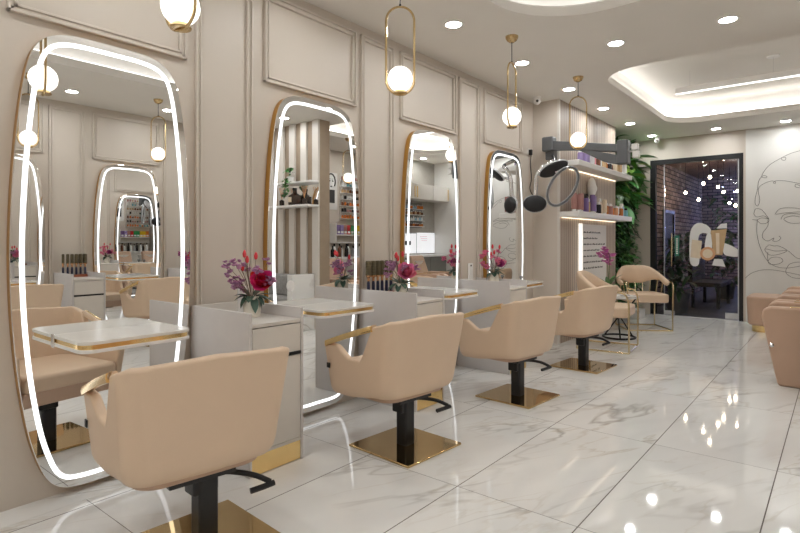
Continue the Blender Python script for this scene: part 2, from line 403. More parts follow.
# ------------------------------------------------------------------ downlights
proto = None; dlpos = [(.58, y) for y in (-1.0, .15, 1.27, 2.38, 3.49, 4.65, 5.77, 6.88, 7.99, 9.13)]
dlpos += [(1.42, 4.68), (2.23, 4.71), (3.05, 4.7), (1.46, 9.16), (2.30, 9.19), (3.13, 9.2)]
dlpos += [(3.72, 8.75)]
dlpos += [(3.85, y) for y in (-1.0, .15, 1.27, 2.38, 3.49, 4.65, 5.77, 6.88)] + [(1.42, -.6), (2.23, -.6), (3.05, -.6), (1.42, -1.8), (2.23, -1.8), (3.05, -1.8)]
for i, (x, y) in enumerate(dlpos):
    row = 'along the mirror wall' if x < .7 else ('over the opposite stations' if x > 3.5 else ('across the aisle between the two coves' if 4 < y < 5 else ('in front of the glass door wall' if y > 8 else 'behind the near cove')))
    seq = sorted([q for q in dlpos if (q[0] < .7) == (x < .7) and (q[0] > 3.5) == (x > 3.5) and ((.7 < x < 3.5) is False or (4 < q[1] < 5, q[1] > 8) == (4 < y < 5, y > 8))], key=lambda q: (q[1], q[0]) if (x < .7 or x > 3.5) else (q[0], q[1]))
    lab = 'round white recessed downlight %s, %s of its row' % (row, ORD[seq.index((x, y))])
    if proto is None:
        proto = thing('downlight', lab, 'ceiling light', (x, y, CZ), group='round recessed downlights')
        MB().lathe([(.056, -.001), (.058, -.007), (.073, -.006), (.076, -.0005)], 32).build('trim_ring', 'white', proto)
        MB().lathe([(0, -.004), (.056, -.004), (.056, -.001), (0, -.001)], 28).build('light_disc', 'spot', proto)
    else: dup(proto, (x, y, CZ), label=lab)

# ------------------------------------------------------------------ pendants
def pendant(loc, label, rz=-51, drop=0.0):
    t = thing('pendant_lamp', label, 'lamp', loc, math.radians(rz), group='brass loop pendants with white globes')
    MB().lathe([(0, 0), (.052, 0), (.052, -.012), (.04, -.035), (.018, -.05), (0, -.05)], 24).build('canopy', 'brass', t)
    p = []; hw = .085; zt = -.20 - drop; zb = -.732 - drop
    MB().tube([(0, 0, -.04), (0, 0, zt)], .0035, 6).tube([(0, 0, zt + .015), (0, 0, zt)], .007, 8).build('cord', 'blackm', t)
    for k in range(17): a = PI * k / 16; p.append((0, hw * math.cos(a), zt - hw + hw * math.sin(a)))
    for k in range(17): a = PI + PI * k / 16; p.append((0, hw * math.cos(a), zb + hw + hw * math.sin(a)))
    MB().tube(p, .0068, 8, True).build('loop', 'brass', t)
    MB().lathe([(0, .0), (.04, .0), (.044, .006), (.034, .02), (0, .02)], 20, (0, 0, zb + .004)).build('holder', 'brass', t)
    MB().sphere((0, 0, zb + .095), .076).build('globe', 'globe', t)
    return t
for x, y, r, d, w_ in ((.82, 1.14, -80, .085, 'nearest'), (.82, 2.545, -51, .05, 'second'), (.81, 4.00, 5, .015, 'third')):
    pendant((x, y, CZ), 'brass loop pendant lamp with white globe beside the %s mirror on the panelled wall' % w_, r, d)
P0 = pendant((.82, 5.41, CZ), 'brass loop pendant lamp with white globe beside the farthest mirror on the panelled wall')
dup(P0, (3.5, 1.86, CZ), .2, label='brass loop pendant lamp over the nearer opposite styling chair')
dup(P0, (3.45, 3.16, CZ), .9, label='brass loop pendant lamp over the farther opposite styling chair')
dup(P0, (3.40, 6.28, CZ), .7, label='brass loop pendant lamp over the wash chairs')

# linear bar light in the big cove
t = thing('linear_pendant', 'long white hanging bar light in the far ceiling recess', 'lamp', (1.38, 7.0, 2.93))
MB().box(0, 1.9, -.03, .03, 0, .065, .002, 1).build('housing', 'white', t)
MB().box(.002, 1.898, -.026, .026, -.004, 0).build('diffuser', 'bar_led', t)
for x in (.15, .95, 1.75):
    wv = MB().tube([(x, 0, .065), (x, 0, .25)], .002, 6).build('suspension_wire', 'chrome', t)
MB().lathe([(0, .235), (.06, .235), (.06, .25), (0, .25)], 20, (.95, 0, 0)).build('ceiling_cup', 'white', t)
t = thing('smoke_detector', 'small white smoke detector on the far recess ceiling', 'smoke detector', (2.08, 7.75, 3.18))
MB().lathe([(0, -.03), (.035, -.03), (.05, -.015), (.055, 0), (0, 0)], 20).build('base', 'white', t)
MB().lathe([(0, -.045), (.02, -.045), (.024, -.03), (0, -.03)], 16).build('sensor', 'grey', t)
# cameras
def cctv(loc, rz, label):
    t = thing('security_camera', label, 'camera', loc, rz, 'white dome security cameras')
    MB().lathe([(0, 0), (.045, 0), (.045, -.02), (0, -.02)], 20).build('mount', 'white', t)
    MB().sphere((0, 0, -.05), .042).build('shell', 'white', t)
    MB().sphere((0, -.031, -.056), .017).build('lens', 'black', t)
    return t
cctv((.17, 5.85, CZ), .5, 'white security camera under the ceiling beside the wall bump-out')
cctv((.60, 9.35, CZ), .4, 'white security camera under the ceiling above the glass door')

# ------------------------------------------------------------------ mirrors with lit borders
HALF = [(0, .03), (.13, .03), (.215, .045), (.275, .095), (.318, .19), (.358, .34), (.395, .58), (.418, .84), (.427, 1.10), (.422, 1.36), (.407, 1.62), (.383, 1.86), (.352, 2.03), (.31, 2.115), (.245, 2.16), (.15, 2.178), (0, 2.18)]
OUT = catmull(HALF + [(-a, z) for a, z in HALF[-2:0:-1]], 5)
def ledmirror(y, label, x=0, s=1):
    t = thing('mirror', label, 'mirror', (x, y, 0), 0 if s > 0 else PI, 'tall lit styling mirrors')
    fr = offset(OUT, .0025)
    MB().prism(fr, lambda p, q: (0.003, p, q), lambda p, q: (.046, p, q)).build('frame', 'goldsat', t)
    MB().prism(OUT, lambda p, q: (.046, p, q), lambda p, q: (.055, p, q), .003).build('mirror_glass', 'mirror', t, smooth=False)
    A = offset(OUT, .036); B = offset(OUT, .057); b = bmesh.new(); n = len(A)
    va = [b.verts.new((.0562, p, q)) for p, q in A]; vb = [b.verts.new((.0562, p, q)) for p, q in B]
    for i in range(n): b.faces.new((va[i], va[(i + 1) % n], vb[(i + 1) % n], vb[i]))
    mb = MB(); mb.add(b); mb.build('light_border', 'led', t)
    return t
MY = [1.195, 2.578, 3.975, 5.34]
m1 = ledmirror(MY[0], 'nearest tall lit mirror, at the near end of the panelled wall, reflecting the opposite stations')
for y, lb in zip(MY[1:], ('second tall lit mirror from the near end, reflecting the slatted partition', 'third tall lit mirror from the near end, reflecting cabinets', 'farthest tall lit mirror on the panelled wall, beside the hair processor')):
    dup(m1, (0, y, 0), label=lb)
dup(m1, (RX, 1.86, 0), PI, 'tall lit mirror on the opposite wall, nearer one seen only in reflection')
dup(m1, (RX, 3.24, 0), PI, 'tall lit mirror on the opposite wall beside the brush set, seen only in reflection')

# mirror shelves
def mshelf(loc, rz, label):
    t = thing('mirror_shelf', label, 'shelf', loc, rz, 'marble mirror shelves with gold bands')
    def slab(name, x1, z0, z1, hw, m, bev):
        pts = [(0, -hw)] + [(x1 - .06 + .06 * math.sin(a), -hw + .06 - .06 * math.cos(a)) for a in [k * PI / 16 for k in range(9)]] + [(x1 - .06 + .06 * math.cos(a), hw - .06 + .06 * math.sin(a)) for a in [k * PI / 16 for k in range(9)]] + [(0, hw)]
        MB().prism(pts, lambda p, q: (p, q, z0), lambda p, q: (p, q, z1), bev).build(name, m, t)
    slab('top_slab', .325, -.016, 0, .258, 'slab', .003)
    slab('gold_band', .319, -.036, -.016, .252, 'gold', 0)
    slab('lower_slab', .325, -.052, -.036, .258, 'white', .003)
    MB().box(0, .016, -.2615, -.2545, -.058, .004, .002, 1).build('clip', 'chrome', t)
    return t
s1 = mshelf((.0565, MY[0] + .0, .766), 0, 'white marble shelf with gold band on the nearest mirror')
for y, lb in zip(MY[1:], ('second', 'third', 'farthest')): dup(s1, (.0565, y, .766), label='white marble shelf with gold band on the %s mirror' % lb)
dup(s1, (RX - .0565, 1.86, .766), PI, 'white marble shelf on the nearer opposite mirror')
dup(s1, (RX - .0565, 3.24, .766), PI, 'white marble shelf on the farther opposite mirror')

# consoles
def console(loc, rz, label):
    t = thing('console_cabinet', label, 'cabinet', loc, rz, 'narrow console cabinets between the mirrors')
    D, W, H = .555, .355, .835
    for y in (-W / 2, W / 2 - .018):
        MB().prism([(0.0, 0), (D, 0), (D, H), (0, H)], lambda p, q: (p, y, q), lambda p, q: (p, y + .018, q), .004).build('side_panel', 'cabside', t)
    MB().box(.0, .016, -W / 2 + .018, W / 2 - .018, 0, H, .002, 1).build('back_panel', 'cab', t)
    MB().box(.016, D - .004, -W / 2 + .018, W / 2 - .018, .755, .775, .002, 1).build('counter', 'cab', t)
    d = MB().box(D - .02, D - .002, -W / 2 + .021, W / 2 - .021, .60, .750, .002, 1).build('drawer', 'cab', t)
    MB().box(D - .016, D + .004, W / 2 - .115, W / 2 - .021, .583, .60, .001, 1).build('pull', 'blackm', d)
    MB().box(D - .02, D - .002, -W / 2 + .021, W / 2 - .021, .125, .580, .002, 1).build('cupboard_door', 'cab', t)
    MB().box(D - .025, D - .012, -W / 2 + .018, W / 2 - .018, .58, .60).build('finger_groove', 'blackm', t)
    MB().box(D - .02, D - .004, -W / 2 + .018, W / 2 - .018, .105, .122, .001, 1).build('rail', 'cab', t)
    MB().box(D - .02, D - .006, -W / 2 + .019, W / 2 - .019, .004, .105).build('kickplate', 'gold', t)
    MB().box(.016, D - .03, -W / 2 + .018, W / 2 - .018, .0, .1).build('plinth', 'cab', t)
    return t
CY = [1.82, 3.2, 4.585]
k1 = console((.02, CY[0], 0), 0, 'grey console cabinet with a crimson rose vase between the first and second mirrors')
dup(k1, (.02, CY[1], 0), label='grey console cabinet with round brushes between the second and third mirrors')
dup(k1, (.02, CY[2], 0), label='grey console cabinet with a white sign between the third and farthest mirrors')
dup(k1, (RX - .02, 2.56, 0), PI, 'grey console cabinet with round brushes on the opposite wall, seen in reflection')
dup(k1, (RX - .02, 3.95, 0), PI, 'grey console cabinet with pink flowers on the opposite wall, seen in reflection')

# ------------------------------------------------------------------ styling chairs (local -X is the front)
def chair_path(w_, xf, xb, r, bow, n=40):
    # U-shaped plan: near front -> back -> far front
    pts = []
    for k in range(n): pts.append((xf + (xb - r - xf) * k / n, -w_))
    for k in range(13): a = -PI / 2 + PI / 2 * k / 12; pts.append((xb - r + r * math.cos(a), -w_ + r + r * math.sin(a)))
    for k in range(1, 12): y = -w_ + r + (2 * w_ - 2 * r) * k / 12; pts.append((xb + bow * (1 - (y / (w_ - r)) ** 2), y))
    for k in range(13): a = PI / 2 * k / 12; pts.append((xb - r + r * math.cos(a), w_ - r + r * math.sin(a)))
    for k in range(1, n + 1): pts.append((xb - r + (xf - xb + r) * k / n, w_))
    return pts
def smooth(a, b, x): t = max(0, min(1, (x - a) / (b - a))); return t * t * (3 - 2 * t)
def styling_chair(loc, rz, label):
    t = thing('salon_chair', label, 'chair', loc, rz, 'beige salon chairs at the styling stations')
    lo = chair_path(.286, -.325, .165, .09, .018); hi = chair_path(.330, -.385, .225, .07, .02); n = len(lo)
    def top(i):
        x = hi[i][0]; side = abs(hi[i][1]) > .29 and x < .08
        arm = .598
        back = .716 + .055 * max(0, min(1, x / .21)) + .014 * (1 - min(1, abs(hi[i][1]) / .25)) * (1 if x > .15 else 0)
        notch = .535
        if x < -.10: z = arm + (notch - arm) * (.3 * smooth(-.26, -.15, x) + .7 * max(0, min(1, (x + .26) / .11)))
        else: z = notch + (back - notch) * (.3 * smooth(-.03, .09, x) + .7 * max(0, min(1, (x + .03) / .12)))
        return z
    b = bmesh.new(); NV = 14; V = []
    for i in range(n):
        zt = top(i); x = hi[i][0]; zb = .300 + .040 * smooth(-.25, .22, x); col = []
        for j in range(NV + 1):
            z = zb + (zt - zb) * j / NV; f = (z - .3) / .48; rnd = max(0, 1 - (z - zb) / .05); q = .022 * rnd * rnd
            px_ = lo[i][0] + (hi[i][0] - lo[i][0]) * f; py = lo[i][1] + (hi[i][1] - lo[i][1]) * f
            dx, dy = (px_ + .05), py; l = math.hypot(dx, dy); col.append(b.verts.new((px_ - dx / l * q, py - dy / l * q, z)))
        V.append(col)
    for i in range(n - 1):
        for j in range(NV): b.faces.new((V[i][j], V[i + 1][j], V[i + 1][j + 1], V[i][j + 1]))
    bmesh.ops.recalc_face_normals(b, faces=b.faces[:])
    out = V[n // 2][7].co - Vector((0, 0, V[n // 2][7].co.z)); b.faces.ensure_lookup_table()
    f0 = b.faces[(n // 2) * NV + 7]
    if f0.normal.x < 0: bmesh.ops.reverse_faces(b, faces=b.faces[:])
    bmesh.ops.solidify(b, geom=b.faces[:], thickness=.04)
    e = [e for e in b.edges if len(e.link_faces) == 2 and e.calc_face_angle(0) > 1.0]
    bmesh.ops.bevel(b, geom=e, offset=.011, segments=3, profile=.5, affect='EDGES')
    mb = MB(); mb.add(b); mb.build('shell', 'leather', t, 50)
    # seat cushion inside the shell
    ins = [(p[0] if abs(p[0]) < 9 else 0, p[1]) for p in chair_path(.25, -.365, .165, .10, .01)]
    MB().prism(ins, lambda p, q: (p, q, .395), lambda p, q: (p, q, .485), .024).build('seat', 'leather', t, 50)
    ap = chair_path(.25, -.35, .14, .10, .0)
    MB().prism(ap, lambda p, q: (p * .9, q * .98, .31), lambda p, q: (p, q, .40), .012).build('seat_base', 'tan', t, 50)
    for s in (-1, 1):
        # armrest: padded bar with a gold face bridging the notch
        A = Vector((-.338, s * .309, .604)); B = Vector((.085, s * .320, .736))
        pth = [A.lerp(B, k / 8) + Vector((0, 0, .004 * math.sin(PI * k / 8))) for k in range(9)]
        d = (B - A).normalized(); a = MB()
        bb = bmesh.new(); rings = []
        for p in pth: rings.append([bb.verts.new(p + Vector((0, s * y, z))) for y, z in ((-.024, -.012), (.008, -.012), (.012, 0), (.008, .013), (-.018, .016), (-.026, .006))])
        for R0, R1 in zip(rings, rings[1:]):
            for k in range(6): bb.faces.new((R0[k], R0[(k + 1) % 6], R1[(k + 1) % 6], R1[k]))
        bb.faces.new(rings[0]); bb.faces.new(rings[-1]); bmesh.ops.recalc_face_normals(bb, faces=bb.faces[:]); a.add(bb)
        ar = a.build('armrest', 'leather', t, 50)
        bb = bmesh.new(); rings = []
        for p in pth: rings.append([bb.verts.new(p + Vector((0, s * y, z))) for y, z in ((.004, -.021), (.014, -.021), (.017, -.004), (.015, .011), (-.004, .0165))])
        for R0, R1 in zip(rings, rings[1:]):
            for k in range(5): bb.faces.new((R0[k], R0[(k + 1) % 5], R1[(k + 1) % 5], R1[k]))
        bb.faces.new(rings[0]); bb.faces.new(rings[-1]); bmesh.ops.recalc_face_normals(bb, faces=bb.faces[:]); g = MB(); g.add(bb)
        g.build('arm_trim', 'gold', ar, 50)
    MB().box(-.337, -.31, -.330, -.324, .455, .485, .001, 1, mtx=Matrix.Translation((0, .018, 0))).build('side_tag', 'blackm', t)
    MB().box(-.16, .1, -.13, .13, .285, .312, .006).build('underplate', 'black', t)
    MB().prism(rrect(-.041, .041, -.041, .041, .015, 4), lambda p, q: (p, q, .014), lambda p, q: (p, q, .29)).box(-.05, .03, -.062, .045, .205, .288, .008).build('column', 'black', t)
    lev = catmull([(.02, .03, .272), (.06, .075, .275), (.12, .145, .258), (.16, .20, .225)], 5, False)
    lv = MB().tube(lev, .011, 8).build('pump_lever', 'black', t)
    MB().tube([(.165, .215, .218), (.155, .17, .212), (.14, .12, .206)], .012, 8).build('pedal', 'rubber', lv)
    MB().box(-.235, .235, -.235, .235, 0, .014, .004, 1).build('base_plate', 'goldplate', t)
    return t
def swivel(c, base, col=None):
    for ch_ in c.children:
        if ch_.name.split('.')[0] in ('base_plate', 'column', 'pump_lever'): 
            ch_.rotation_euler = (0, 0, base - c.rotation_euler.z)
            if col: ch_.location = Matrix.Rotation(-c.rotation_euler.z, 3, 'Z') @ (Vector(col) - c.location)
B4 = math.radians(-4)
ch = styling_chair((.905, 1.15, 0), math.radians(-9), 'beige salon chair nearest the camera, in front of the first mirror'); swivel(ch, B4, (.915, 1.19, 0))
for loc, r, lb in (((.895, 2.49, 0), -6.5, 'beige salon chair in front of the second mirror, second in the row'), ((.94, 3.83, 0), -7, 'beige salon chair in front of the third mirror, third in the row'),
                   ((.96, 5.16, 0), -8, 'beige salon chair in front of the farthest mirror, beside the gold-legged armchairs')):
    swivel(dup(ch, loc, math.radians(r), lb), B4, (loc[0] + .005, loc[1] + .005, 0))
for loc, r, lb in (((3.5, 1.80, 0), PI + .05, 'beige salon chair at the nearer opposite mirror, seen in reflection'), ((3.5, 3.22, 0), PI - .05, 'beige salon chair at the farther opposite mirror, seen in reflection')):
    swivel(dup(ch, loc, r, lb), PI, loc)
# ------------------------------------------------------------------ flowers on the consoles
def petal(b, c, yaw, pitch, l, w_, cup=.3):
    R_ = Matrix.Rotation(yaw, 4, 'Z') @ Matrix.Rotation(-pitch, 4, 'Y'); V = []
    for i in range(5):
        u = i / 4; hw = w_ * math.sin(PI * (.12 + .80 * u)) ; row = []
        for j in (-1, 0, 1):
            p = Vector((l * u, j * hw, cup * l * (u * u) * .6 + abs(j) * cup * hw * .6)); row.append(b.verts.new(Vector(c) + R_ @ p))
        V.append(row)
    for i in range(4):
        for j in range(2): b.faces.new((V[i][j], V[i + 1][j], V[i + 1][j + 1], V[i][j + 1]))
def rose_bm(c, r, layers=((3, 86, .62), (4, 78, .72), (5, 68, .82), (6, 56, .92), (7, 40, 1.0), (8, 20, 1.05))):
    b = bmesh.new(); k = 0
    for n, pitch, l in layers:
        for i in range(n):
            k += 1; petal(b, c, 2 * PI * i / n + k * .37, math.radians(pitch + random.uniform(-6, 6)), r * l, r * .52, .5)
    return b
def leaf_bm(b, c, yaw, pitch, l, w_, curl=-.25):
    R_ = Matrix.Rotation(yaw, 4, 'Z') @ Matrix.Rotation(-pitch, 4, 'Y'); V = []
    for i in range(6):
        u = i / 5; hw = w_ * math.sin(PI * min(.999, u * .94 + .05)) ** .8; row = []
        for j in (-1, 0, 1): row.append(b.verts.new(Vector(c) + R_ @ Vector((l * u, j * hw, curl * l * u * u + abs(j) * .25 * hw))))
        V.append(row)
    for i in range(5):
        for j in range(2): b.faces.new((V[i][j], V[i + 1][j], V[i + 1][j + 1], V[i][j + 1]))
def bouquet(loc, label, main, blossom, seed, sc=1.0, r=.045, dirs=(.7, -.7), nb=20):
    random.seed(seed)
    t = thing('flower_vase', label, 'flowers', loc, group='small vases of pink flowers')
    H = .10 * sc
    MB().lathe([(0, 0), (.036 * sc, 0), (.041 * sc, .008), (.042 * sc, H * .6), (.036 * sc, H * .85), (.034 * sc, H), (.030 * sc, H), (.030 * sc, H * .8), (0, H * .8)], 24).build('vase', 'vase', t)
    hx, hy = dirs
    mb = MB(); mb.add(rose_bm((0, 0, -.45 * r), r * sc), Matrix.Translation((hx * .05 * sc, hy * .05 * sc, H + .075 * sc)) @ Matrix.Rotation(1.05, 4, Vector((.58, .81, 0)))); mb.build('large_bloom', main, t, 80)
    st = MB(); bl = bmesh.new(); lf = bmesh.new()
    for k in range(nb):
        a = random.uniform(0, 2 * PI) if k % 3 else math.atan2(-.63, -.776) + random.uniform(-.7, .7); l = random.uniform(.05, .12) * sc; h = H + random.uniform(.03, .17) * sc
        p = (math.cos(a) * l, math.sin(a) * l, h); st.tube([(0, 0, H * .7), (p[0] * .5, p[1] * .5, (H + h) / 2 + .01), p], .0013, 5)
        for q in range(7):
            c = [p[i] + random.uniform(-.02, .02) for i in range(3)]
            for i in range(5): petal(bl, c, 2 * PI * i / 5 + q, random.uniform(.2, .9), .017 * sc, .0085 * sc)
    for k in range(7):
        a = random.uniform(0, 2 * PI); h = H + random.uniform(.12, .21) * sc; l = .05 * sc
        p = (math.cos(a) * l, math.sin(a) * l, h); st.tube([(0, 0, H * .7), p], .0014, 5)
        if k < 4: MB().lathe([(0, -.012), (.009, -.004), (.0115, .012), (.007, .028), (0, .036)], 10, p).build('bud', 'coral', t)
    for k in range(16):
        a = random.uniform(0, 2 * PI); leaf_bm(lf, (math.cos(a) * .02 * sc, math.sin(a) * .02 * sc, H), a, random.uniform(-.9, .9), random.uniform(.05, .085) * sc, .02 * sc, -.4)
    st.build('stems', 'stem', t); m = MB(); m.add(bl); m.build('small_blossoms', blossom, t, 80)
    m = MB(); m.add(lf); m.build('leaves', 'eucalyptus', t, 80)
bouquet((.30, 1.855, .7755), 'stone vase with a crimson rose and lilac sprigs on the nearest console', 'rose', 'lilac', 3, 1.15, .07, (1.1, .35))
bouquet((.36, 3.12, .7755), 'white vase with a large pink bloom on the console beside the round brushes', 'pinkp', 'lilac', 5, 1.15, .072, (.7, .25), 9)
bouquet((.27, 4.665, .7755), 'white vase of mixed magenta flowers on the console near the white sign', 'plum', 'pinkp', 8, 1.2, .05, (.8, .4), 18)
bouquet((RX - .25, 3.95, .7755), 'vase of pink flowers on the opposite console, seen in reflection', 'pinkp', 'plum', 11, 1.0, .06, (-.8, -.5))

# round brushes in a wooden stand
def brushset(loc, rz, where):
    t = thing('brush_stand', 'reddish wooden brush stand on the ' + where, 'brush stand', loc, rz)
    MB().box(-.035, .035, -.155, .155, 0, .014, .003).box(-.032, .032, -.15, .15, .014, .03, .003).build('tray', 'wood', t)
    p = None; ys = [-.135, -.085, -.038, .008, .055, .105]; rs = [.024, .024, .021, .019, .017, .015]
    for i, (y, r) in enumerate(zip(ys, rs)):
        q = thing('round_brush', '%s fattest round brush on the %s' % (ORD[i], where), 'hair brush', (0, 0, 0), 0, 'round brushes on the ' + where)
        q.matrix_world = Matrix.Translation(loc) @ Matrix.Rotation(rz, 4, 'Z') @ Matrix.Translation((0, y, .0305))
        MB().lathe([(0, 0), (.011, .002), (.0125, .02), (.012, .075), (.009, .09), (0, .09)], 14).build('handle', 'navy', q)
        MB().lathe([(0, .09), (.0095, .09), (.010, .115), (r * .85, .124), (r * .85, .134), (0, .134)], 14).build('neck', 'copper', q)
        n = 16; pr = [(0, .134), (r * .9, .134)] + [(r * (1 if k % 2 else .9), .138 + .10 * k / n) for k in range(n + 1)] + [(r * .8, .244), (0, .246)]
        MB().lathe(pr, 18).build('barrel', 'bristle', q)
brushset((.10, 3.20, .7755), -.1, 'console between the second and third mirrors')
brushset((RX - .10, 2.56, .7755), PI, 'opposite console')
# small standing cards
t = thing('card_stand', 'white floral card standing behind the crimson rose vase', 'card', (.12, 1.92, .7755))
MB().box(0, .01, -.04, .035, 0, .155, .002, 1).build('card', 'paper', t)
bl = bmesh.new()
for k in range(7):
    for i in range(5): petal(bl, (.0115, -.025 + .012 * (k % 4), .10 + .016 * (k // 2)), i * 1.25, 1.3, .008, .004)
mb = MB(); mb.add(bl); mb.build('flower_print', 'lilac', t)
t = thing('acrylic_sign', 'small white upright sign on the console between the third and farthest mirrors', 'sign', (.12, 4.475, .7755))
MB().box(0, .012, -.036, .036, 0, .215, .004).build('plate', 'paper', t); MB().box(.012, .0128, -.012, .012, .185, .20).build('printed_mark', 'text', t)
MB().box(-.02, .03, -.04, .04, 0, .008, .002, 1).build('foot', 'white', t)
t = thing('round_sticker', 'round white paper sticker on the second mirror glass above its shelf', 'sticker', (.0566, 2.335, .905))
MB().prism([(.034 * math.cos(2 * PI * k / 32), .036 * math.sin(2 * PI * k / 32)) for k in range(32)], lambda p, q: (0, p, q), lambda p, q: (.0008, p, q)).build('disc', 'paper', t)
t = thing('trinket', 'small dark trinket on the farthest mirror shelf', 'ornament', (.17, 5.45, .766))
MB().lathe([(0, 0), (.022, 0), (.012, .008), (.006, .02), (.006, .03), (0, .03)], 14).build('foot', 'blackm', t)
MB().sphere((0, .014, .042), .016, (.6, 1, 1)).sphere((0, -.016, .044), .016, (.6, 1, 1)).build('lobe', 'c_grey', t)

# ------------------------------------------------------------------ bottles
def bottle(loc, h, r, colr, label, group, kind=0, cap='c_white', cat='bottle', name='product_bottle', seg=14):
    t = thing(name, label, cat, loc, group=group); c = h * .22
    if kind == 0: pr = [(0, 0), (r * .94, 0), (r, .006), (r, h - c - .012), (r * .8, h - c), (0, h - c)]; cp = [(0, h - c), (r * .72, h - c), (r * .70, h - .003), (r * .6, h), (0, h)]
    elif kind == 1: pr = [(0, 0), (r, .004), (r, h * .62), (r * .45, h * .76), (r * .4, h * .8), (0, h * .8)]; cp = [(0, h * .8), (r * .45, h * .8), (r * .42, h), (0, h)]
    else: pr = [(0, .0), (r * .7, .0), (r * .72, .02), (r, .03), (r * .95, h), (0, h)]; cp = [(0, 0), (r * .78, 0), (r * .78, .03), (0, .03)]
    MB().lathe(pr, seg).build('body', 'c_' + colr, t); MB().lathe(cp, seg).build('cap', cap, t)
def floating_shelf(z, name, label):
    t = thing(name, label, 'shelf', (BX, B0, z)); MB().box(0, .24, 0, 2.02, -.065, 0, .004, 1).build('board', 'white', t)
    MB().box(.01, .03, .05, 1.97, -.070, -.065).build('light_strip', 'warm_led', t); return t
floating_shelf(1.55, 'floating_shelf', 'lower white floating shelf with warm underlight on the slatted wall')
floating_shelf(2.14, 'floating_shelf', 'upper white floating shelf with warm underlight on the slatted wall')
low = [('mauve', .21, 2), ('mauve', .20, 2), ('mauve', .22, 2), ('purple', .22, 0), ('tan', .17, 0), ('purple', .225, 2), ('violet', .215, 2), ('black', .15, 0), ('cream', .20, 1), ('cream', .19, 2), ('amber', .155, 0), ('mauve', .15, 0), ('orange', .14, 1), ('peach', .135, 0), ('white', .13, 2), ('amber', .14, 0), ('blue', .18, 0), ('teal', .12, 0)]
for i, (c, h, k) in enumerate(low):
    y = B0 + .06 + i * .110
    bottle((BX + .155 + .02 * (i % 2), y, 1.5505), h, .032 if i < 10 else .036, c, '%s %s bottle on the lower lit shelf, number %d from its near end' % ('tall' if h > .18 else 'short', c, i + 1), 'hair product bottles on the lower lit shelf', k, 'c_black' if i in (3, 17) else 'c_white')
up = [('violet', .16, 0), ('violet', .165, 0), ('violet', .16, 0), ('white', .15, 0), ('pink', .15, 0), ('brown', .14, 0), ('white', .16, 2), ('tan', .15, 0), ('amber', .14, 1), ('black', .12, 0), ('brown', .12, 0), ('cream', .16, 0), ('tan', .17, 2), ('tan', .18, 2), ('white', .21, 2), ('white', .24, 2)]
for i, (c, h, k) in enumerate(up):
    y = B0 + .30 + i * .109
    bottle((BX + .14 + .02 * (i % 2), y, 2.1405), h, .034, c, '%s product container on the upper lit shelf, number %d from its near end' % (c, i + 1), 'hair product containers on the upper lit shelf', k, 'c_brown' if c == 'tan' else 'c_white')
t = thing('face_figurine', 'white oval face figurine on a stand between the two lit shelves', 'figurine', (.385, 7.02, 1.5505))
MB().lathe([(0, 0), (.035, 0), (.03, .012), (.012, .03), (.012, .16), (.03, .19), (.02, .21), (0, .21)], 16).build('stand', 'white', t)
fb = bmesh.new(); bmesh.ops.create_uvsphere(fb, u_segments=20, v_segments=14, radius=.1)
for v in fb.verts:
    x, y, z = v.co; f = 1 - .35 * max(0, -z / .1)
    nose = .018 * math.exp(-(y / .012) ** 2 - ((z + .01) / .03) ** 2) if x > 0 else 0
    v.co = Vector((x * .55 + nose, y * .62 * f, z * 1.35 + .34))
mb = MB(); mb.add(fb); mb.build('face', 'white', t)
# text poster with a lit edge
t = thing('wall_poster', 'tall white quotation poster with lit left edge on the slatted wall', 'poster', (BX + .002, 6.66, 0))
MB().box(0, .02, .08, 1.02, .25, 1.422, .002, 1).build('panel', 'paper', t)
MB().box(0, .04, .04, .08, .25, 1.425, .002, 1).build('lit_edge', mat('lit_edge', (1, 1, 1, 1), .5, emit=.3, ecol=(1, .95, .86, 1)), t)
random.seed(12); mb = MB()
for r_ in range(13):
    if r_ == 7: continue
    z = 1.31 - r_ * .077; y = .16; end = .16 + random.uniform(.42, .78)
    while y < end:
        wl = random.uniform(.03, .11); yy = y
        while yy < y + wl:
            g = random.uniform(.009, .015); up_ = random.choice((.012, .012, .02)); mb.box(.02, .0206, yy, yy + g * .72, z - .002, z + up_); yy += g
        y += wl + .022
mb.build('printed_text', 'text', t, smooth=False)

# ------------------------------------------------------------------ hair processor on the bump-out
t = thing('hair_processor', 'wall-mounted hair processor with folding grey arm, padded head and a ring', 'hair processor', (0, B0, 0))
MB().box(.20, .31, -.10, -.001, 2.15, 2.36, .015).box(.19, .33, -.18, -.06, 2.24, 2.41, .02).build('wall_bracket', 'grey', t)
a = MB().prism([(.25, 2.345), (.32, 2.355), (1.06, 2.235), (1.06, 2.15), (.62, 2.215), (.25, 2.255)], lambda p, q: (p, -.17, q), lambda p, q: (p, -.09, q), .012).build('upper_arm', 'grey', t)
MB().box(1.04, 1.155, -.19, -.07, 2.02, 2.275, .015).build('elbow', 'grey', a)
MB().prism([(1.06, 2.115), (1.06, 2.015), (.90, 2.06), (.62, 2.215), (.62, 2.245)], lambda p, q: (p, -.165, q), lambda p, q: (p, -.095, q), .01).build('lower_arm', 'grey', t)
MB().box(1.18, 1.245, -.15, -.09, 2.16, 2.225, .005).box(1.19, 1.255, -.15, -.09, 2.08, 2.15, .005).tube([(1.15, -.12, 2.15), (1.20, -.12, 2.15)], .01).build('white_switch_box', 'white', a)
nk = catmull([(.30, -.12, 2.18), (.36, -.25, 2.11), (.29, -.33, 2.05), (.225, -.36, 1.95), (.21, -.36, 1.83), (.205, -.36, 1.70)], 6, False)
MB().tube(nk, .024, 12).build('chrome_neck', 'chrome', t)
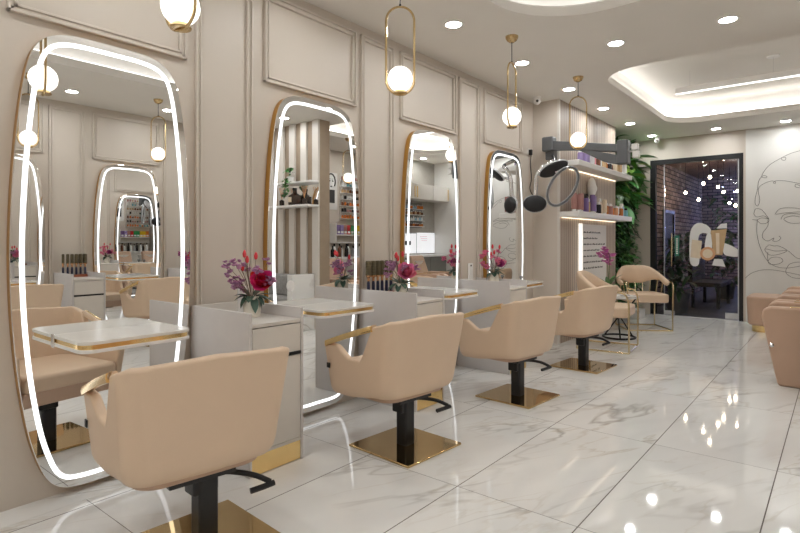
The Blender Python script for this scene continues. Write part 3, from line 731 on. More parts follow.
def pad(c, rot, sx, sz, name):
    m_ = Matrix.Translation(c) @ rot
    o = MB().sphere((0, 0, 0), 1, (sx, .028, sz), 28, 14, mtx=m_).build(name, 'rubber', t)
    MB().sphere((0, .016, 0), 1, (sx * 1.06, .028, sz * 1.07), 28, 14, mtx=m_).build('pad_shell', 'silver', o)
pad((.21, -.39, 1.625), Matrix.Rotation(.55, 4, 'Z'), .128, .095, 'lower_pad')
pad((.42, -.36, 2.0), Matrix.Rotation(.5, 4, 'Z') @ Matrix.Rotation(-.42, 4, 'Y') @ Matrix.Rotation(.75, 4, 'X'), .165, .085, 'upper_pad')
MB().tube([(.225, -.36, 1.93), (.31, -.37, 1.95), (.40, -.36, 1.985)], .014, 8).build('pad_strut', 'chrome', t)
rg = []; rm = Matrix.Translation((.53, -.38, 1.80)) @ Matrix.Rotation(.62, 4, 'Z') @ Matrix.Rotation(.56, 4, 'Y')
for k in range(48): a_ = 2 * PI * k / 48; rg.append(rm @ Vector((.130 * math.cos(a_), 0, .232 * math.sin(a_))))
r_ = MB().tube(rg, .018, 12, True).build('ring', 'silver', t)
MB().tube([p + Vector((.008, -.014, 0)) for p in rg], .012, 10, True).build('ring_heater', 'grey', r_)
MB().tube([(.44, -.36, 1.97), (.60, -.37, 2.0)], .014, 8).build('ring_strut', 'chrome', t)
t = thing('power_plug', 'black plug and cord hanging on the panelled wall beside the farthest mirror', 'plug', (0, 5.98, 2.27))
MB().box(0, .008, -.04, .04, -.04, .04, .002, 1).build('socket', 'cab', t)
MB().box(.008, .05, -.018, .018, -.045, .02, .008).build('plug', 'blackm', t)
MB().tube(catmull([(.03, 0, -.045), (.025, .0, -.16), (.03, .02, -.32), (.03, -.02, -.45), (.05, .06, -.55), (.09, .10, -.6)], 6, False), .005, 6).build('cord', 'blackm', t)

# ------------------------------------------------------------------ gold-legged armchairs (front is local -Y), table, orchid
def tub_chair(loc, rz, label):
    t = thing('armchair', label, 'chair', loc, rz, 'beige armchairs on gold tube legs')
    hw, d = .27, .27
    pts = rrect(-hw, hw, -d, d, .07, 6)
    MB().prism(pts, lambda p, q: (p, q, .375), lambda p, q: (p, q, .49), .022).build('seat', 'leather', t, 50)
    # rolled back rest: sweeps from one arm round the back to the other
    cs = []; n = 40
    for k in range(n + 1):
        a = -.18 + (PI + .36) * k / n; u = abs(k / n - .5) * 2
        cs.append((Vector((.31 * math.cos(a), -.02 + .31 * math.sin(a) * (1.0 if math.sin(a) > 0 else 1.6), .0)), u))
    b = bmesh.new(); rings = []
    for i, (p, u) in enumerate(cs):
        q0 = cs[max(0, i - 1)][0]; q1 = cs[min(n, i + 1)][0]; tn_ = (q1 - q0).normalized(); nr = Vector((tn_.y, -tn_.x, 0))
        zt = .86 - .19 * smooth(.2, 1.0, u); hgt = .255 - .175 * smooth(.12, .75, u); end = math.sqrt(max(0.0, 1 - max(0, (u - .93) / .07) ** 2)) * .98 + .02
        ring_ = []
        for k in range(14):
            a = 2 * PI * k / 14; cx = .034 * math.cos(a) * end; cz = math.copysign(abs(math.sin(a)) ** .75, math.sin(a)) * hgt / 2 * end
            ring_.append(b.verts.new(p + nr * (cx + (cz) * .12) + Vector((0, 0, zt - hgt / 2 + cz))))
        rings.append(ring_)
    for A, B in zip(rings, rings[1:]):
        for k in range(14): b.faces.new((A[k], A[(k + 1) % 14], B[(k + 1) % 14], B[k]))
    b.faces.new(rings[0]); b.faces.new(rings[-1]); bmesh.ops.recalc_face_normals(b, faces=b.faces[:])
    mb = MB(); mb.add(b); mb.build('backrest', 'leather', t, 60)
    r = .0095
    for s in (-1, 1):
        MB().tube(catmull([(s * .305, -.17, .655), (s * .305, -.24, .64), (s * .30, -.275, .58), (s * .295, -.285, .48), (s * .29, -.285, .25), (s * .29, -.285, .012)], 5, False), r, 10).build('leg', 'champ', t)
        MB().tube([(s * .26, .24, .375), (s * .27, .26, .012)], r, 10).build('leg', 'champ', t)
    MB().tube([(-.29, -.285, .01), (.29, -.285, .01), (.27, .26, .01), (-.27, .26, .01)], r, 10, True).build('floor_loop', 'champ', t)
    for k in range(9):
        a = PI * (k + .5) / 9; MB().tube([(.27 * math.cos(a), .25 * math.sin(a), .47), (.305 * math.cos(a), -.02 + .305 * math.sin(a), .66)], .006, 8).build('spindle', 'champ', t)
    return t
tc_ = tub_chair((.75, 7.96, 0), .62, 'beige armchair with gold legs facing the room in front of the plant wall')
dup(tc_, (.83, 6.24, 0), PI / 2 + .12, 'beige armchair with gold legs beside the lit shelves, behind the farthest salon chair')
t = thing('side_table', 'small round marble side table between the two gold-legged armchairs', 'table', (.74, 6.98, 0))
MB().lathe([(0, .50), (.225, .50), (.23, .505), (.23, .52), (.225, .525), (0, .525)], 40).build('tabletop', 'marble', t)
MB().tube([(.19 * math.cos(2 * PI * k / 40), .19 * math.sin(2 * PI * k / 40), .012) for k in range(40)], .012, 8, True).build('base_ring', 'blackm', t)
for k in range(3):
    a = 2 * PI * k / 3 + .4; MB().tube([(.2 * math.cos(a), .2 * math.sin(a), .5), (.02 * math.cos(a), .02 * math.sin(a), .25), (.19 * math.cos(a + .5), .19 * math.sin(a + .5), .012)], .01, 8).build('leg', 'blackm', t)
t = thing('magazine', 'glossy white magazine lying on the round side table', 'magazine', (.83, 6.92, .5255), .5)
MB().box(-.10, .10, -.13, .13, 0, .008, .002, 1).build('pages', 'paper', t); MB().box(-.10, .10, -.13, .13, .008, .0105).build('cover', 'c_white', t); MB().box(-.06, .05, -.09, .03, .0105, .011).build('cover_print', 'c_grey', t)
t = thing('potted_orchid', 'pink orchid in a pot on the round side table', 'orchid', (.60, 7.02, .5255))
MB().lathe([(0, 0), (.045, 0), (.06, .10), (.055, .10), (.05, .085), (0, .085)], 20).build('pot', 'c_white', t)
lf = bmesh.new(); random.seed(2)
for k in range(9): leaf_bm(lf, (0, 0, .09), 2 * PI * k / 9, random.uniform(.5, 1.1), random.uniform(.16, .24), .028, -.3)
mb = MB(); mb.add(lf); mb.build('leaves', 'leaf', t, 80)
st = MB(); fl = bmesh.new()
for (dx, dy, h) in ((.02, -.02, .56), (-.04, .06, .50)):
    pth = catmull([(0, 0, .09), (dx * .5, dy * .5, .3), (dx, dy, h - .06), (dx - .05, dy - .06, h)], 5, False); st.tube(pth, .004, 6)
    for k, c in enumerate(pth[8:]):
        for q in range(2):
            c2 = Vector(c) + Vector((random.uniform(-.05, .05), random.uniform(-.05, .05), random.uniform(-.03, .03)))
            for i in range(5): petal(fl, c2, random.uniform(0, .4) + 2 * PI * i / 5, random.uniform(.1, .6), .045, .022)
st.build('stalks', 'gstem', t); mb = MB(); mb.add(fl); mb.build('blooms', 'orchid', t, 80)

# ------------------------------------------------------------------ plant wall
t = thing('plant_wall', 'living wall of mixed green leaves between the lit shelves and the glass door', 'plants', (0, 8.2, 0)); random.seed(21)
MB().box(.001, .12, 0, 1.30, .10, 2.80).build('backing', 'soil', t, smooth=False)
def clump(name, m, n, zr, lr, wr, xr=(.03, .14), pr=(-.9, .9), yr=(.02, 1.28)):
    b = bmesh.new()
    for k in range(n): leaf_bm(b, (random.uniform(*xr), random.uniform(*yr), random.uniform(*zr)), random.uniform(-1.3, 1.3), random.uniform(*pr), random.uniform(*lr), random.uniform(*wr), random.uniform(-.6, -.1))
    mb = MB(); mb.add(b); return mb.build(name, m, t, 80)
clump('dark_foliage', 'leafdark', 520, (.12, 2.78), (.10, .2), (.022, .04), (.10, .26))
clump('small_foliage', 'leaf', 900, (.12, 2.2), (.05, .11), (.014, .026), (.12, .32))
clump('broad_foliage', 'leaf', 70, (1.75, 2.58), (.26, .40), (.055, .08), (.12, .3), (-.7, .7))
clump('bright_foliage', 'leafyellow', 10, (1.85, 2.5), (.26, .38), (.055, .08), (.2, .34), (-.7, .3))
def fern(b, c, yaw, pitch, l):
    R_ = Matrix.Rotation(yaw, 4, 'Z') @ Matrix.Rotation(-pitch, 4, 'Y')
    for k in range(12):
        u = (k + 1) / 13; p = Vector(c) + R_ @ Vector((l * u, 0, -.35 * l * u * u))
        for s in (-1, 1): leaf_bm(b, p, yaw + s * 1.1, pitch - .3, l * .34 * math.sin(PI * (u * .8 + .18)), l * .026, -.2)
b = bmesh.new()
for k in range(34): fern(b, (.16, random.uniform(.02, 1.2), random.uniform(.35, 1.25)), random.uniform(-1.1, 1.1), random.uniform(.0, 1.0), random.uniform(.26, .4))
mb = MB(); mb.add(b); mb.build('fern_fronds', 'leaf', t, 80)
t = thing('floor_box', 'small white box on the floor under the plant wall', 'box', (.40, 8.95, 0))
MB().box(-.09, .09, -.16, .16, 0, .13, .012).build('body', 'white', t); MB().box(-.09, .09, -.162, .162, .10, .14, .008).build('lid', 'white', t)

# ------------------------------------------------------------------ glass door
dr = bpy.data.objects.new('door_1', None); COL.objects.link(dr); dr.location = (DX0, BY, 0); struct(dr, 'tall black-framed glass door to the terrace')
W = DX1 - DX0
MB().box(0, .085, .0, .08, 0, DZ).box(W - .055, W, .0, .08, 0, DZ).box(.085, W - .055, .0, .08, DZ - .075, DZ).build('door_frame', 'blackm', dr, smooth=False)
MB().box(.085, .20, .035, .043, .01, DZ - .075).build('fixed_pane', 'glass', dr, smooth=False)
MB().box(.20, .212, .03, .05, .01, DZ - .075).build('mullion', 'silver', dr, smooth=False)
MB().box(.215, W - .058, .035, .045, .02, DZ - .085).build('glass_leaf', 'glass', dr, smooth=False)
MB().box(W - .075, W - .058, .03, .05, .02, DZ - .085).build('leaf_edge', 'silver', dr, smooth=False)
MB().tube([(.33, -.035, .80), (.33, -.035, 1.33)], .014, 10).tube([(.33, -.035, .88), (.33, .035, .88)], .008).tube([(.33, -.035, 1.25), (.33, .035, 1.25)], .008).build('handle', 'champ', dr)
MB().box(.215, .36, .025, .055, .02, .08).build('lower_fitting', 'silver', dr); MB().box(W - .24, W - .06, .025, .055, .02, .11).build('lower_fitting', 'silver', dr)
MB().box(.0, W, .0, .09, -.02, .012).build('threshold', 'silver', dr, smooth=False)
t = thing('door_sign', 'small green vertical sign with white marks on the glass door', 'sign', (DX0 + .395, BY + .033, 1.13))
MB().box(-.032, .032, 0, .002, -.165, .165).build('plate', 'greensign', t)
mb = MB()
for k in range(8): mb.box(-.014, .014, -.0006, 0, -.13 + k * .033, -.13 + k * .033 + .02)
mb.build('printed_marks', 'paper', t, smooth=False)
t = thing('door_decal', 'white and gold cosmetics decal of bottle, jar and tube on the glass door', 'decal', (1.24, BY + .0325, 1.13))
def flat(name, pts, m, d=0.0):
    MB().prism(pts, lambda p, q: (p, -d, q), lambda p, q: (p, .0015 - d, q)).build(name, m, t, smooth=False)
flat('white_drape', catmull([(-.20, -.28), (-.215, .05), (-.19, .26), (-.10, .36), (.02, .33), (.09, .24), (.06, .19), (-.04, .20), (-.09, .10), (-.08, -.28)], 5), 'paper')
flat('carton', [(-.20, -.18), (-.06, -.20), (-.04, .08), (-.18, .10)], 'c_cream', .001)
flat('bottle', catmull([(.02, -.18), (.0, .0), (.03, .18), (.09, .18), (.10, 0), (.09, -.18)], 4), 'c_white', .001)
flat('tube', [(.12, -.14), (.08, .24), (.30, .26), (.24, -.14)], 'c_tan', .0015)
flat('tube_highlight', [(.16, -.12), (.15, .20), (.20, .20), (.20, -.12)], 'c_cream', .002)
flat('jar', [(.04 + .105 * math.cos(2 * PI * k / 28), -.12 + .105 * math.sin(2 * PI * k / 28)) for k in range(28)], 'c_peach', .002)
flat('jar_lid', [(.04 + .07 * math.cos(2 * PI * k / 24), -.12 + .07 * math.sin(2 * PI * k / 24)) for k in range(24)], 'c_cream', .0026)
flat('tube_cap', [(.16, .27), (.22, .34), (.30, .35), (.30, .27)], 'paper')
flat('white_leaf', catmull([(.26, -.12), (.25, .03), (.33, .02), (.45, -.06), (.46, -.15), (.36, -.16)], 5), 'paper')
flat('white_foot', [(.10, -.30), (.13, -.20), (.24, -.20), (.28, -.32)], 'paper')

# ------------------------------------------------------------------ line-art mural panel
t = thing('mural', 'white wall panel with a black one-line drawing of a woman, beside the door', 'mural', (0, BY - .003, 0))
MB().box(1.79, RX, -.025, 0, .0, CZ).build('panel', 'mural', t, smooth=False)
def at(u, v):
    return (1.787 + (u - 745.7) * .01205 + (u - 745.7) ** 2 * 0.0, v)
LINES = MURAL_POINTS = [
 [(800, 151), (790, 154), (780, 159), (770, 165), (764, 172), (762, 177), (766, 178), (767, 176.5), (763, 176), (759, 181), (757.5, 190), (755.5, 198), (755.5, 204), (758, 206), (760, 200), (758.5, 190), (762, 185), (770, 181.5), (775, 181.5), (775.5, 183.5), (773.5, 183), (776, 181), (785, 181), (796, 183), (800, 184), (808, 187), (820, 196)],
 [(783, 157.5), (786, 158), (785, 160.5), (782, 160), (782, 157.5)],
 [(800, 151), (812, 149), (830, 150), (848, 158), (860, 172)],
 [(800, 188), (795.5, 187), (796, 184.5), (800, 186), (812, 194)],
 [(754, 214), (756, 209), (762, 210), (767, 216), (769, 219), (764, 216), (757, 217), (754, 214)],
 [(752.5, 219.5), (757, 220), (762, 218), (769, 219.5), (767, 223), (761, 223.5), (757, 220)],
 [(768, 220), (768, 226), (763, 233), (763, 238), (768, 241), (774, 238), (773, 241), (778, 241), (781, 238), (779, 236)],
 [(757.5, 220), (757, 232), (760, 246), (767, 260), (775, 266), (786, 268), (800, 266), (812, 262)],
 [(765, 249), (769, 245), (774, 246), (779, 246), (787, 250.5), (780, 254), (770, 255), (765, 249), (776, 251), (787, 250.5), (792, 254), (797, 258), (803, 259)],
 [(768, 261), (772, 257.5), (780, 257.5), (783, 261), (778, 264), (770, 264), (768, 259.5), (768, 252)],
 [(775, 214.5), (780, 209), (790, 208), (800, 209), (812, 213), (800, 212), (785, 213), (776, 214.5)],
 [(781, 219.5), (784, 215), (792, 213.5), (803, 215), (812, 219), (800, 223), (790, 223), (784, 219), (792, 216), (800, 217)],
 [(745.5, 278), (752, 273), (762, 270), (774, 270), (786, 272), (800, 275), (815, 279), (835, 281)],
 [(786, 270), (790, 264), (800, 262), (812, 264), (815, 270), (808, 277), (795, 278), (787, 274), (786, 270)],
 [(812, 262), (822, 250), (826, 235), (824, 215), (830, 200)],
]
CAMX, CAMH, FF, TH = 2.8846, 1.1986, 542.4766, math.radians(39.06603)
def on_wall(u, v):
    k = (u - 400) / FF; dx = -math.sin(TH) + k * math.cos(TH); dy = math.cos(TH) + k * math.sin(TH); s = BY / dy
    return Vector((CAMX + dx * s, -.026, CAMH + (241.5432 - v) / FF * s))
mb = MB()
for ln in LINES:
    pp = [on_wall(*q) for q in ln]; sm = catmull([tuple(p) for p in pp], 5, False); mb.tube(sm, .0029, 5)
mb.build('line_drawing', 'ink', t)

# ------------------------------------------------------------------ pouf and wash chairs
t = thing('pouf', 'tan upholstered pouf on a gold plinth in front of the mural', 'pouf', (2.30, 8.85, 0))
MB().prism(rrect(-.40, .40, -.34, .34, .12, 6), lambda p, q: (p * .96, q * .96, .085), lambda p, q: (p, q, .47), .03).build('body', 'tan', t, 50)
MB().prism(rrect(-.34, .34, -.29, .29, .10, 6), lambda p, q: (p, q, 0), lambda p, q: (p, q, .085)).build('plinth', 'gold', t)
def wash_chair(loc, label):
    t = thing('wash_chair', label, 'wash chair', loc, 0, 'tan backwash chairs')
    prof = [(.115, 0), (.62, 0), (.80, .58), (.78, .64), (.72, .655), (.07, .655), (.012, .63), (0, .57)]
    for y in (0, .50):
        s_ = MB().prism(prof, lambda p, q: (p, y, q), lambda p, q: (p, y + .10, q), .022).build('side_panel', 'tan', t, 50)
        MB().box(.20, .50, y + .02, y + .08, .655, .66, .002, 1).build('gold_inlay', 'gold', s_)
    MB().lathe([(0, 0), (.017, 0), (.017, .006), (.01, .012), (0, .012)], 16, mtx=Matrix.Translation((.075, 0, .335)) @ Matrix.Rotation(PI / 2, 4, 'X')).build('recline_button', 'chrome', t)
    MB().box(.05, .70, .10, .50, .28, .47, .03).build('seat', 'tan', t, 50)
    MB().prism([(.62, .40), (.78, .40), (.95, .93), (.85, .95)], lambda p, q: (p, .10, q), lambda p, q: (p, .50, q), .03).build('backrest', 'tan', t, 50)
    MB().box(.14, .60, .03, .57, 0, .02).build('foot', 'blackm', t)
    bs = MB().lathe([(0, .62), (.12, .64), (.20, .72), (.235, .84), (.24, .85), (.225, .85), (.18, .76), (.08, .70), (0, .69)], 28, (1.0, .30, 0)).build('basin', 'white', t)
    MB().box(.97, 1.10, .18, .42, 0, .66, .02).build('pedestal', 'white', t)
for k in range(4):
    wash_chair((2.365, 5.47 + .70 * k, 0), ['tan wash chair nearest the camera at the right edge', 'second tan wash chair in the row, just behind the nearest', 'third tan wash chair in the row toward the mural', 'farthest tan wash chair in the row, next to the pouf'][k])
# ------------------------------------------------------------------ slatted partition (seen in the second mirror)
PY = 5.06; PX0 = 2.74
struct(MB().box(PX0, RX, PY, PY + .18, 0, CZ).build('wall_partition', mat('partition_paint', L(160, 142, 122), .5), smooth=False), 'tan partition wall beside the wash chairs')
x = PX0 + .002; o = MB()
while x < RX - .1: o.box(x, x + .12, PY - .035, PY - .001, .001, CZ, .002, 1); x += .245
struct(o.build('trim_90', 'cab', smooth=False), 'cream vertical slats on the partition wall')
PY += .013
t = thing('display_niche', 'white display niche with mirrored back on the slatted partition', 'shelf', (2.72, PY - .05, 1.70))
MB().box(0, .86, -.19, 0, -.03, 0, .003, 1).build('board', 'white', t); MB().box(0, .80, -.005, 0, 0, .30).build('mirror_back', 'mirror', t, smooth=False)
MB().box(.0, .80, -.15, 0, .30, .325, .003, 1).build('top_board', 'white', t)
for x, r, h, lab in ((.22, .035, .09, 'near'), (.70, .035, .09, 'far')):
    d = thing('reed_diffuser', 'dark reed diffuser at the %s end of the partition niche, seen in reflection' % ('aisle' if lab == 'near' else 'wall'), 'diffuser', (2.72 + x - .05, PY - .16, 1.70), group='reed diffusers')
    MB().lathe([(0, 0), (r, 0), (r, h * .8), (r * .4, h), (0, h)], 16).build('bottle', 'amber', d)
    mb = MB()
    for k in range(7): mb.tube([(0, 0, h), (.05 * math.cos(k * .9), .03 * math.sin(k * .9), .26)], .003, 5)
    mb.build('reeds', 'reed', d)
d = thing('glass_jug', 'large dark amber jug in the partition niche, seen in reflection', 'jug', (3.10, PY - .15, 1.70))
MB().lathe([(0, 0), (.085, 0), (.09, .02), (.088, .13), (.03, .17), (.028, .21), (0, .21)], 20).build('body', 'amber', d); MB().lathe([(0, .21), (.032, .21), (.032, .24), (0, .24)], 14).build('stopper', 'blackm', d); MB().box(-.03, .03, -.0915, -.086, .04, .11).build('paper_label', 'c_cream', d)
d = thing('trailing_plant', 'small trailing plant hanging over the partition niche, seen in reflection', 'plant', (3.22, PY - .13, 2.025)); random.seed(4)
MB().lathe([(0, 0), (.045, 0), (.055, .08), (0, .08)], 16).build('pot', 'c_white', d); lf = bmesh.new()
for k in range(90):
    zz = random.uniform(-.2, .22); leaf_bm(lf, (random.uniform(-.05, .05), random.uniform(-.09, -.06) if zz < .07 else random.uniform(-.06, .05), zz), random.uniform(-PI, 0), random.uniform(-.8, .8), .06, .018, -.3)
mb = MB(); mb.add(lf); mb.build('leaves', 'leaf', d, 80)
t = thing('waiting_bench', 'grey quilted bench with marble ends against the slatted partition', 'bench', (2.80, PY - .05, 0))
MB().box(.1, .92, -.36, -.02, .22, .44, .03).build('seat', 'greyplush', t, 50); MB().box(.1, .92, -.14, -.01, .44, .74, .03).build('backrest', 'greyplush', t, 50)
for x in (0, .92): MB().box(x, x + .1, -.40, -.005, 0, .76, .006).build('end_panel', 'marble', t)

# wash area wall: products, poster, shelves (seen in the second mirror)
t = thing('face_poster', 'black and white portrait poster on the wash area wall, seen in reflection', 'poster', (RX - .003, 6.86, 2.2))
MB().box(-.012, 0, -.16, .16, -.42, .25, .002, 1).build('sheet', 'paper', t)
mb = MB().prism([(.09 * math.cos(2 * PI * k / 24), .13 * math.sin(2 * PI * k / 24) + .08) for k in range(24)], lambda p, q: (-.0125, p, q), lambda p, q: (-.0135, p, q))
mb.build('printed_face', 'c_white', t)
mb = MB()
for s in (-1, 1):
    mb.prism([(s * .04 + .022 * math.cos(2 * PI * k / 14), .10 + .014 * math.sin(2 * PI * k / 14)) for k in range(14)], lambda p, q: (-.0136, p, q), lambda p, q: (-.0142, p, q))
    mb.tube([(-.0138, s * .02, .135), (-.0138, s * .06, .14)], .005, 5)
mb.prism([(.026 * math.cos(2 * PI * k / 14), .0 + .012 * math.sin(2 * PI * k / 14)) for k in range(14)], lambda p, q: (-.0136, p, q), lambda p, q: (-.0142, p, q))
mb.tube([(-.0138, .1 * math.cos(a), .09 + .14 * math.sin(a)) for a in [-.6 + k * (PI + 1.2) / 14 for k in range(15)]], .014, 6)
mb.box(-.0142, -.0136, -.09, .09, -.30, -.06); mb.build('printed_dark_areas', 'text', t)
def wall_rack(loc, label, rows, y1, seed, name, colors, group, board='cab'):
    random.seed(seed); t = thing(name, label, 'shelf', loc)
    MB().box(-.012, 0, 0, y1, -.02, rows * .118 + .02).build('back_board', board, t, smooth=False)
    for r in range(rows): MB().box(-.085, -.012, 0, y1, r * .118, r * .118 + .008).build('ledge', 'white', t, smooth=False)
    n = int(y1 / .07)
    for r in range(rows):
        for k in range(n):
            c = colors[(r * 3 + random.randrange(2)) % len(colors)]
            bottle((loc[0] - .048, loc[1] + .035 + k * .07, loc[2] + r * .118 + .008), random.uniform(.06, .095), .022, c, '%s product in %s, row %d from its lowest, %s along' % (c, group, r + 1, ORD[k]), 'small products in ' + group, random.randrange(2), 'c_white', 'product', 'hair_product', 8)
wall_rack((RX - .003, 7.08, 1.62), 'wall rack of small hair products beside the portrait poster, seen in reflection', 7, .65, 31, 'product_rack', ['orange', 'teal', 'white', 'black', 'mauve', 'tan', 'brown'], 'the wash area rack')
t = thing('colour_shelf', 'white shelf of coloured boxes in the wash area, seen in reflection', 'shelf', (RX - .003, 6.86, 1.33))
MB().box(-.16, 0, 0, .84, -.02, 0).box(-.16, 0, 0, .84, -.16, -.14).box(-.16, 0, -.02, 0, -.16, .2).build('frame', 'white', t, smooth=False)
for k, c in enumerate(['purple', 'violet', 'mauve', 'red', 'green', 'green', 'yellow', 'yellow', 'orange']):
    q = thing('colour_box', '%s dye box on the white wash area shelf, %s along' % (c, ORD[k]), 'box', (RX - .083, 6.93 + k * .088, 1.33), group='hair dye boxes on the wash area shelf')
    MB().box(-.06, .06, -.04, .04, 0, .17, .002, 1).build('carton', 'c_' + c, q); MB().box(-.0605, -.06, -.03, .03, .02, .06).build('pale_label', 'c_white', q)
t = thing('wash_counter', 'white counter along the wash area wall, seen in reflection', 'counter', (RX - .003, 6.3, 0))
MB().box(-.30, 0, 0, 1.40, .88, .92, .004).build('top', 'white', t); MB().box(-.28, 0, .02, 1.38, 0, .88).build('body', 'cab', t, smooth=False)
for k in range(14):
    c = ['tan', 'black', 'cream', 'black', 'white', 'brown', 'white', 'black', 'white', 'grey', 'black', 'white', 'black', 'white'][k]
    bottle((RX - .16 - .05 * (k % 2), 6.45 + k * .087, .92), .24 if k % 3 else .20, .035, c, '%s pump bottle on the wash area counter, %s along' % (c, ORD[k]), 'pump bottles on the wash area counter', 1, 'c_black')
# cabinets at the far right corner (seen in the third mirror)
struct(MB().box(4.0, RX, 7.76, BY - .03, 0, CZ).build('wall_corner', mat('corner_paint', L(168, 163, 154), .5), smooth=False), 'wall block behind the corner cabinets')
t = thing('wall_cabinet', 'cream wall cabinets in the far corner, seen in reflection', 'cabinet', (3.997, 7.80, 2.03))
MB().box(-.36, 0, 0, 1.71, 0, .30).build('body', 'cab', t, smooth=False)
for k in range(3):
    d = MB().box(-.38, -.36, .005 + k * .57, .565 + k * .57, .004, .296, .003, 1).build('cabinet_door', 'cab', t)
    MB().box(-.395, -.38, (.52 if k % 2 == 0 else .03) + k * .57, (.535 if k % 2 == 0 else .045) + k * .57, .03, .25).build('pull', 'gold', d)
wall_rack((3.997, 7.85, 1.50), 'dark wall rack of products under the cream corner cabinets, seen in reflection', 4, 1.2, 33, 'product_rack', ['brown', 'amber', 'orange', 'blue', 'white', 'black', 'tan'], 'the corner rack', 'cabdark')
t = thing('light_panel', 'glowing white backlit panel in the far corner, seen in reflection', 'light panel', (3.997, 8.13, .96))
MB().box(-.03, 0, 0, .70, 0, .40).build('diffuser', 'lit', t, smooth=False); MB().box(-.033, -.03, .30, .52, .17, .25).build('dark_window', 'text', t)
MB().box(-.035, 0, .70, .715, 0, .42).box(-.035, 0, 0, .715, .40, .42).build('frame', 'silver', t)
t = thing('notice_board', 'white notice panel beside the backlit panel, seen in reflection', 'notice board', (3.997, 8.86, .96))
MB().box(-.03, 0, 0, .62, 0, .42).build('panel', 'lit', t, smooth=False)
mb = MB()
for k in range(3): mb.box(-.031, -.03, .10 + .02 * k, .36, .34 - k * .04, .347 - k * .04)
mb.build('printed_text', 'c_pink', t)
t = thing('corner_counter', 'grey base cabinets in the far corner, seen in reflection', 'cabinet', (3.997, 7.80, 0))
MB().box(-.34, 0, 0, 1.71, .89, .93, .003, 1).build('worktop', 'white', t); MB().box(-.30, 0, 0, 1.71, 0, .89).build('body', 'cabdark', t, smooth=False)
for k in range(3): MB().box(-.315, -.30, .005 + k * .57, .565 + k * .57, .08, .87, .003, 1).build('cupboard_door', 'cabdark', t)

# ------------------------------------------------------------------ terrace beyond the glass
TY = 17.0
struct(MB().box(-2.5, 6, BY + .1, TY, -.06, -.005).build('floor_terrace', 'paver', smooth=False))
struct(MB().box(.05, .25, BY + .1, 15.0, 0, 3.2).build('wall_brick', 'brick', smooth=False), 'old brick wall of the terrace')
struct(MB().box(-2.5, 6, TY, TY + .2, 0, 4.2).build('wall_far', 'brick', smooth=False), 'far brick wall of the terrace')
struct(MB().box(-2.5, 6, BY + .1, 14.6, 2.70, 2.75).build('ceiling_terrace', 'plank', smooth=False))
PR = None  # terrace bulbs; some are room-lamp reflections in the glass, modelled as bulbs
for k, (u, v, y) in enumerate([(685.6, 192.7, 11.3), (698.6, 199.5, 11.9), (703.3, 183.4, 11.2), (709.8, 177, 10.9), (718, 187, 11.6), (723.6, 192, 11.8), (737.6, 191, 11.4), (729.5, 203, 12.6), (735.5, 205.5, 12.6)]):
    kx = (u - 400) / FF; s = y / (math.cos(TH) + kx * math.sin(TH)); p = (CAMX + (-math.sin(TH) + kx * math.cos(TH)) * s, y, CAMH + (241.5432 - v) / FF * s)
    lab = 'glowing bulb for terrace lights and room-lamp reflections alike, behind the glass, %s from its door handle side' % ORD[[685.6, 698.6, 703.3, 709.8, 718, 723.6, 729.5, 735.5, 737.6].index(u)]
    q = thing('bulb_or_reflection', lab, 'bulb', p, group='hanging bulbs on the terrace')
    MB().sphere((0, 0, 0), .024, (1, 1, 1.25), 12, 8).build('glass_bulb', 'bulb', q); MB().lathe([(0, .027), (.012, .027), (.012, .06), (0, .06)], 8).tube([(0, 0, .06), (0, 0, 2.70 - p[2])], .004, 5).build('cord', 'blackm', q)
random.seed(9); b = bmesh.new()
for k in range(700):
    c = Vector((random.gauss(1.75, .45), TY - .12 - random.random() * .3, random.uniform(.7, 3.4)))
    g = bmesh.ops.create_icosphere(b, subdivisions=1, radius=random.uniform(.006, .014), matrix=Matrix.Translation(c))
mb = MB(); mb.add(b); tag(mb.build('fairy_lights', 'fairy'), 'curtain of tiny blue fairy lights at the far end of the terrace', 'fairy lights', kind='stuff')
def shrub(loc, h, label, seed):
    random.seed(seed); q = thing('terrace_plant', label, 'plant', loc, group='dark plants on the terrace')
    MB().lathe([(0, 0), (.15, 0), (.2, .35), (.17, .35), (0, .3)], 16).build('pot', 'grey', q); b = bmesh.new()
    for k in range(140): a = random.uniform(0, 2 * PI); leaf_bm(b, (random.gauss(0, .12), random.gauss(0, .12), random.uniform(.35, h)), a, random.uniform(-.6, .9), random.uniform(.15, .3), .04, -.4)
    mb = MB(); mb.add(b); mb.build('foliage', 'leafdark', q, 80)
shrub((.75, 10.05, 0), 1.3, 'dark leafy plant on the terrace just behind the fixed pane', 41)
shrub((1.0, 13.2, 0), 2.2, 'dark leafy plant at the end of the terrace brick wall', 42)
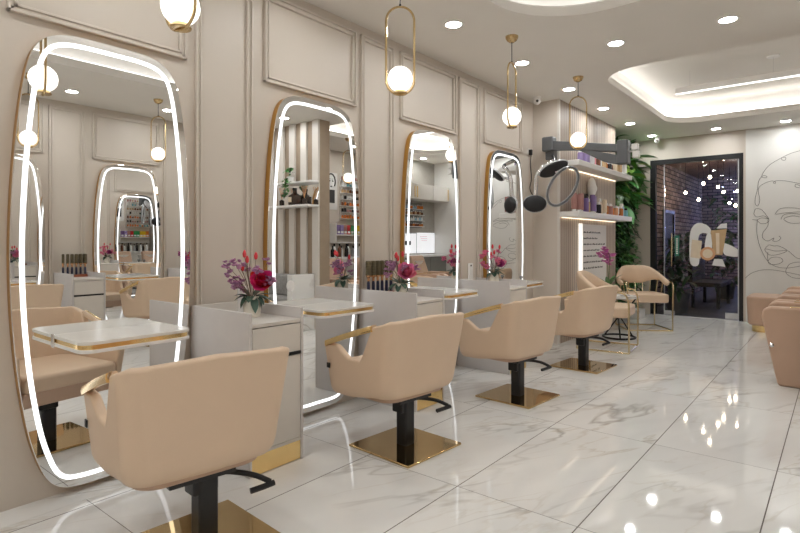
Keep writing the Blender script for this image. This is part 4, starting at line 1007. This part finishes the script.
shrub((2.6, 13.8, 0), 1.9, 'dark leafy plant farther out on the terrace under the globes', 43)
def bench(loc, rz, label):
    q = thing('terrace_bench', label, 'bench', loc, rz, 'dark terrace benches')
    MB().box(-.6, .6, -.25, .25, .38, .46, .02).build('seat', 'blackm', q); MB().box(-.6, .6, .2, .28, .46, .85, .02).build('backrest', 'blackm', q)
    for x in (-.55, .55):
        for y in (-.2, .2): MB().box(x - .025, x + .025, y - .025, y + .025, 0, .38).build('leg', 'blackm', q)
bench((1.0, 11.6, 0), PI / 2, 'dark bench on the terrace beside the brick wall')
bench((2.3, 12.6, 0), 0, 'dark bench across the terrace under the hanging globes')
t = thing('terrace_mirror_frame', 'dark framed doorway panel on the terrace brick wall', 'panel', (.25, 11.2, 0))
MB().box(0, .04, 0, .06, 0, 1.75).box(0, .04, .75, .81, 0, 1.75).box(0, .04, 0, .81, 1.75, 1.81).build('frame', 'black', t); MB().box(.005, .02, .06, .75, 0, 1.75).build('panel', 'blackm', t)
EXPOSURE = 1.57

# ------------------------------------------------------------------ world, camera, colour
wd = bpy.data.worlds.new('dusk'); S_.world = wd; wd.use_nodes = True
bg = wd.node_tree.nodes['Background']; bg.inputs[0].default_value = (.10, .14, .34, 1); bg.inputs[1].default_value = .1
cam = bpy.data.cameras.new('camera'); co = bpy.data.objects.new('camera', cam); COL.objects.link(co); S_.camera = co
cam.sensor_fit = 'HORIZONTAL'; cam.sensor_width = 36.0; cam.lens = 542.4766 / 800 * 36
co.location = (2.8846, 0, 1.1986); co.rotation_euler = (PI / 2, 0, math.radians(39.06603))
cam.shift_y = -(266.5 - 241.5432) / 800; cam.clip_start = .02; cam.clip_end = 200
vs = S_.view_settings; vs.view_transform = 'Standard'; vs.look = 'None'; vs.exposure = EXPOSURE; vs.gamma = 1; vs.use_curve_mapping = False
cy = S_.cycles; cy.max_bounces = 14; cy.glossy_bounces = 9; cy.diffuse_bounces = 5; cy.transparent_max_bounces = 12; cy.use_denoising = True; cy.sample_clamp_indirect = 8
cy.caustics_reflective = True; cy.blur_glossy = .4
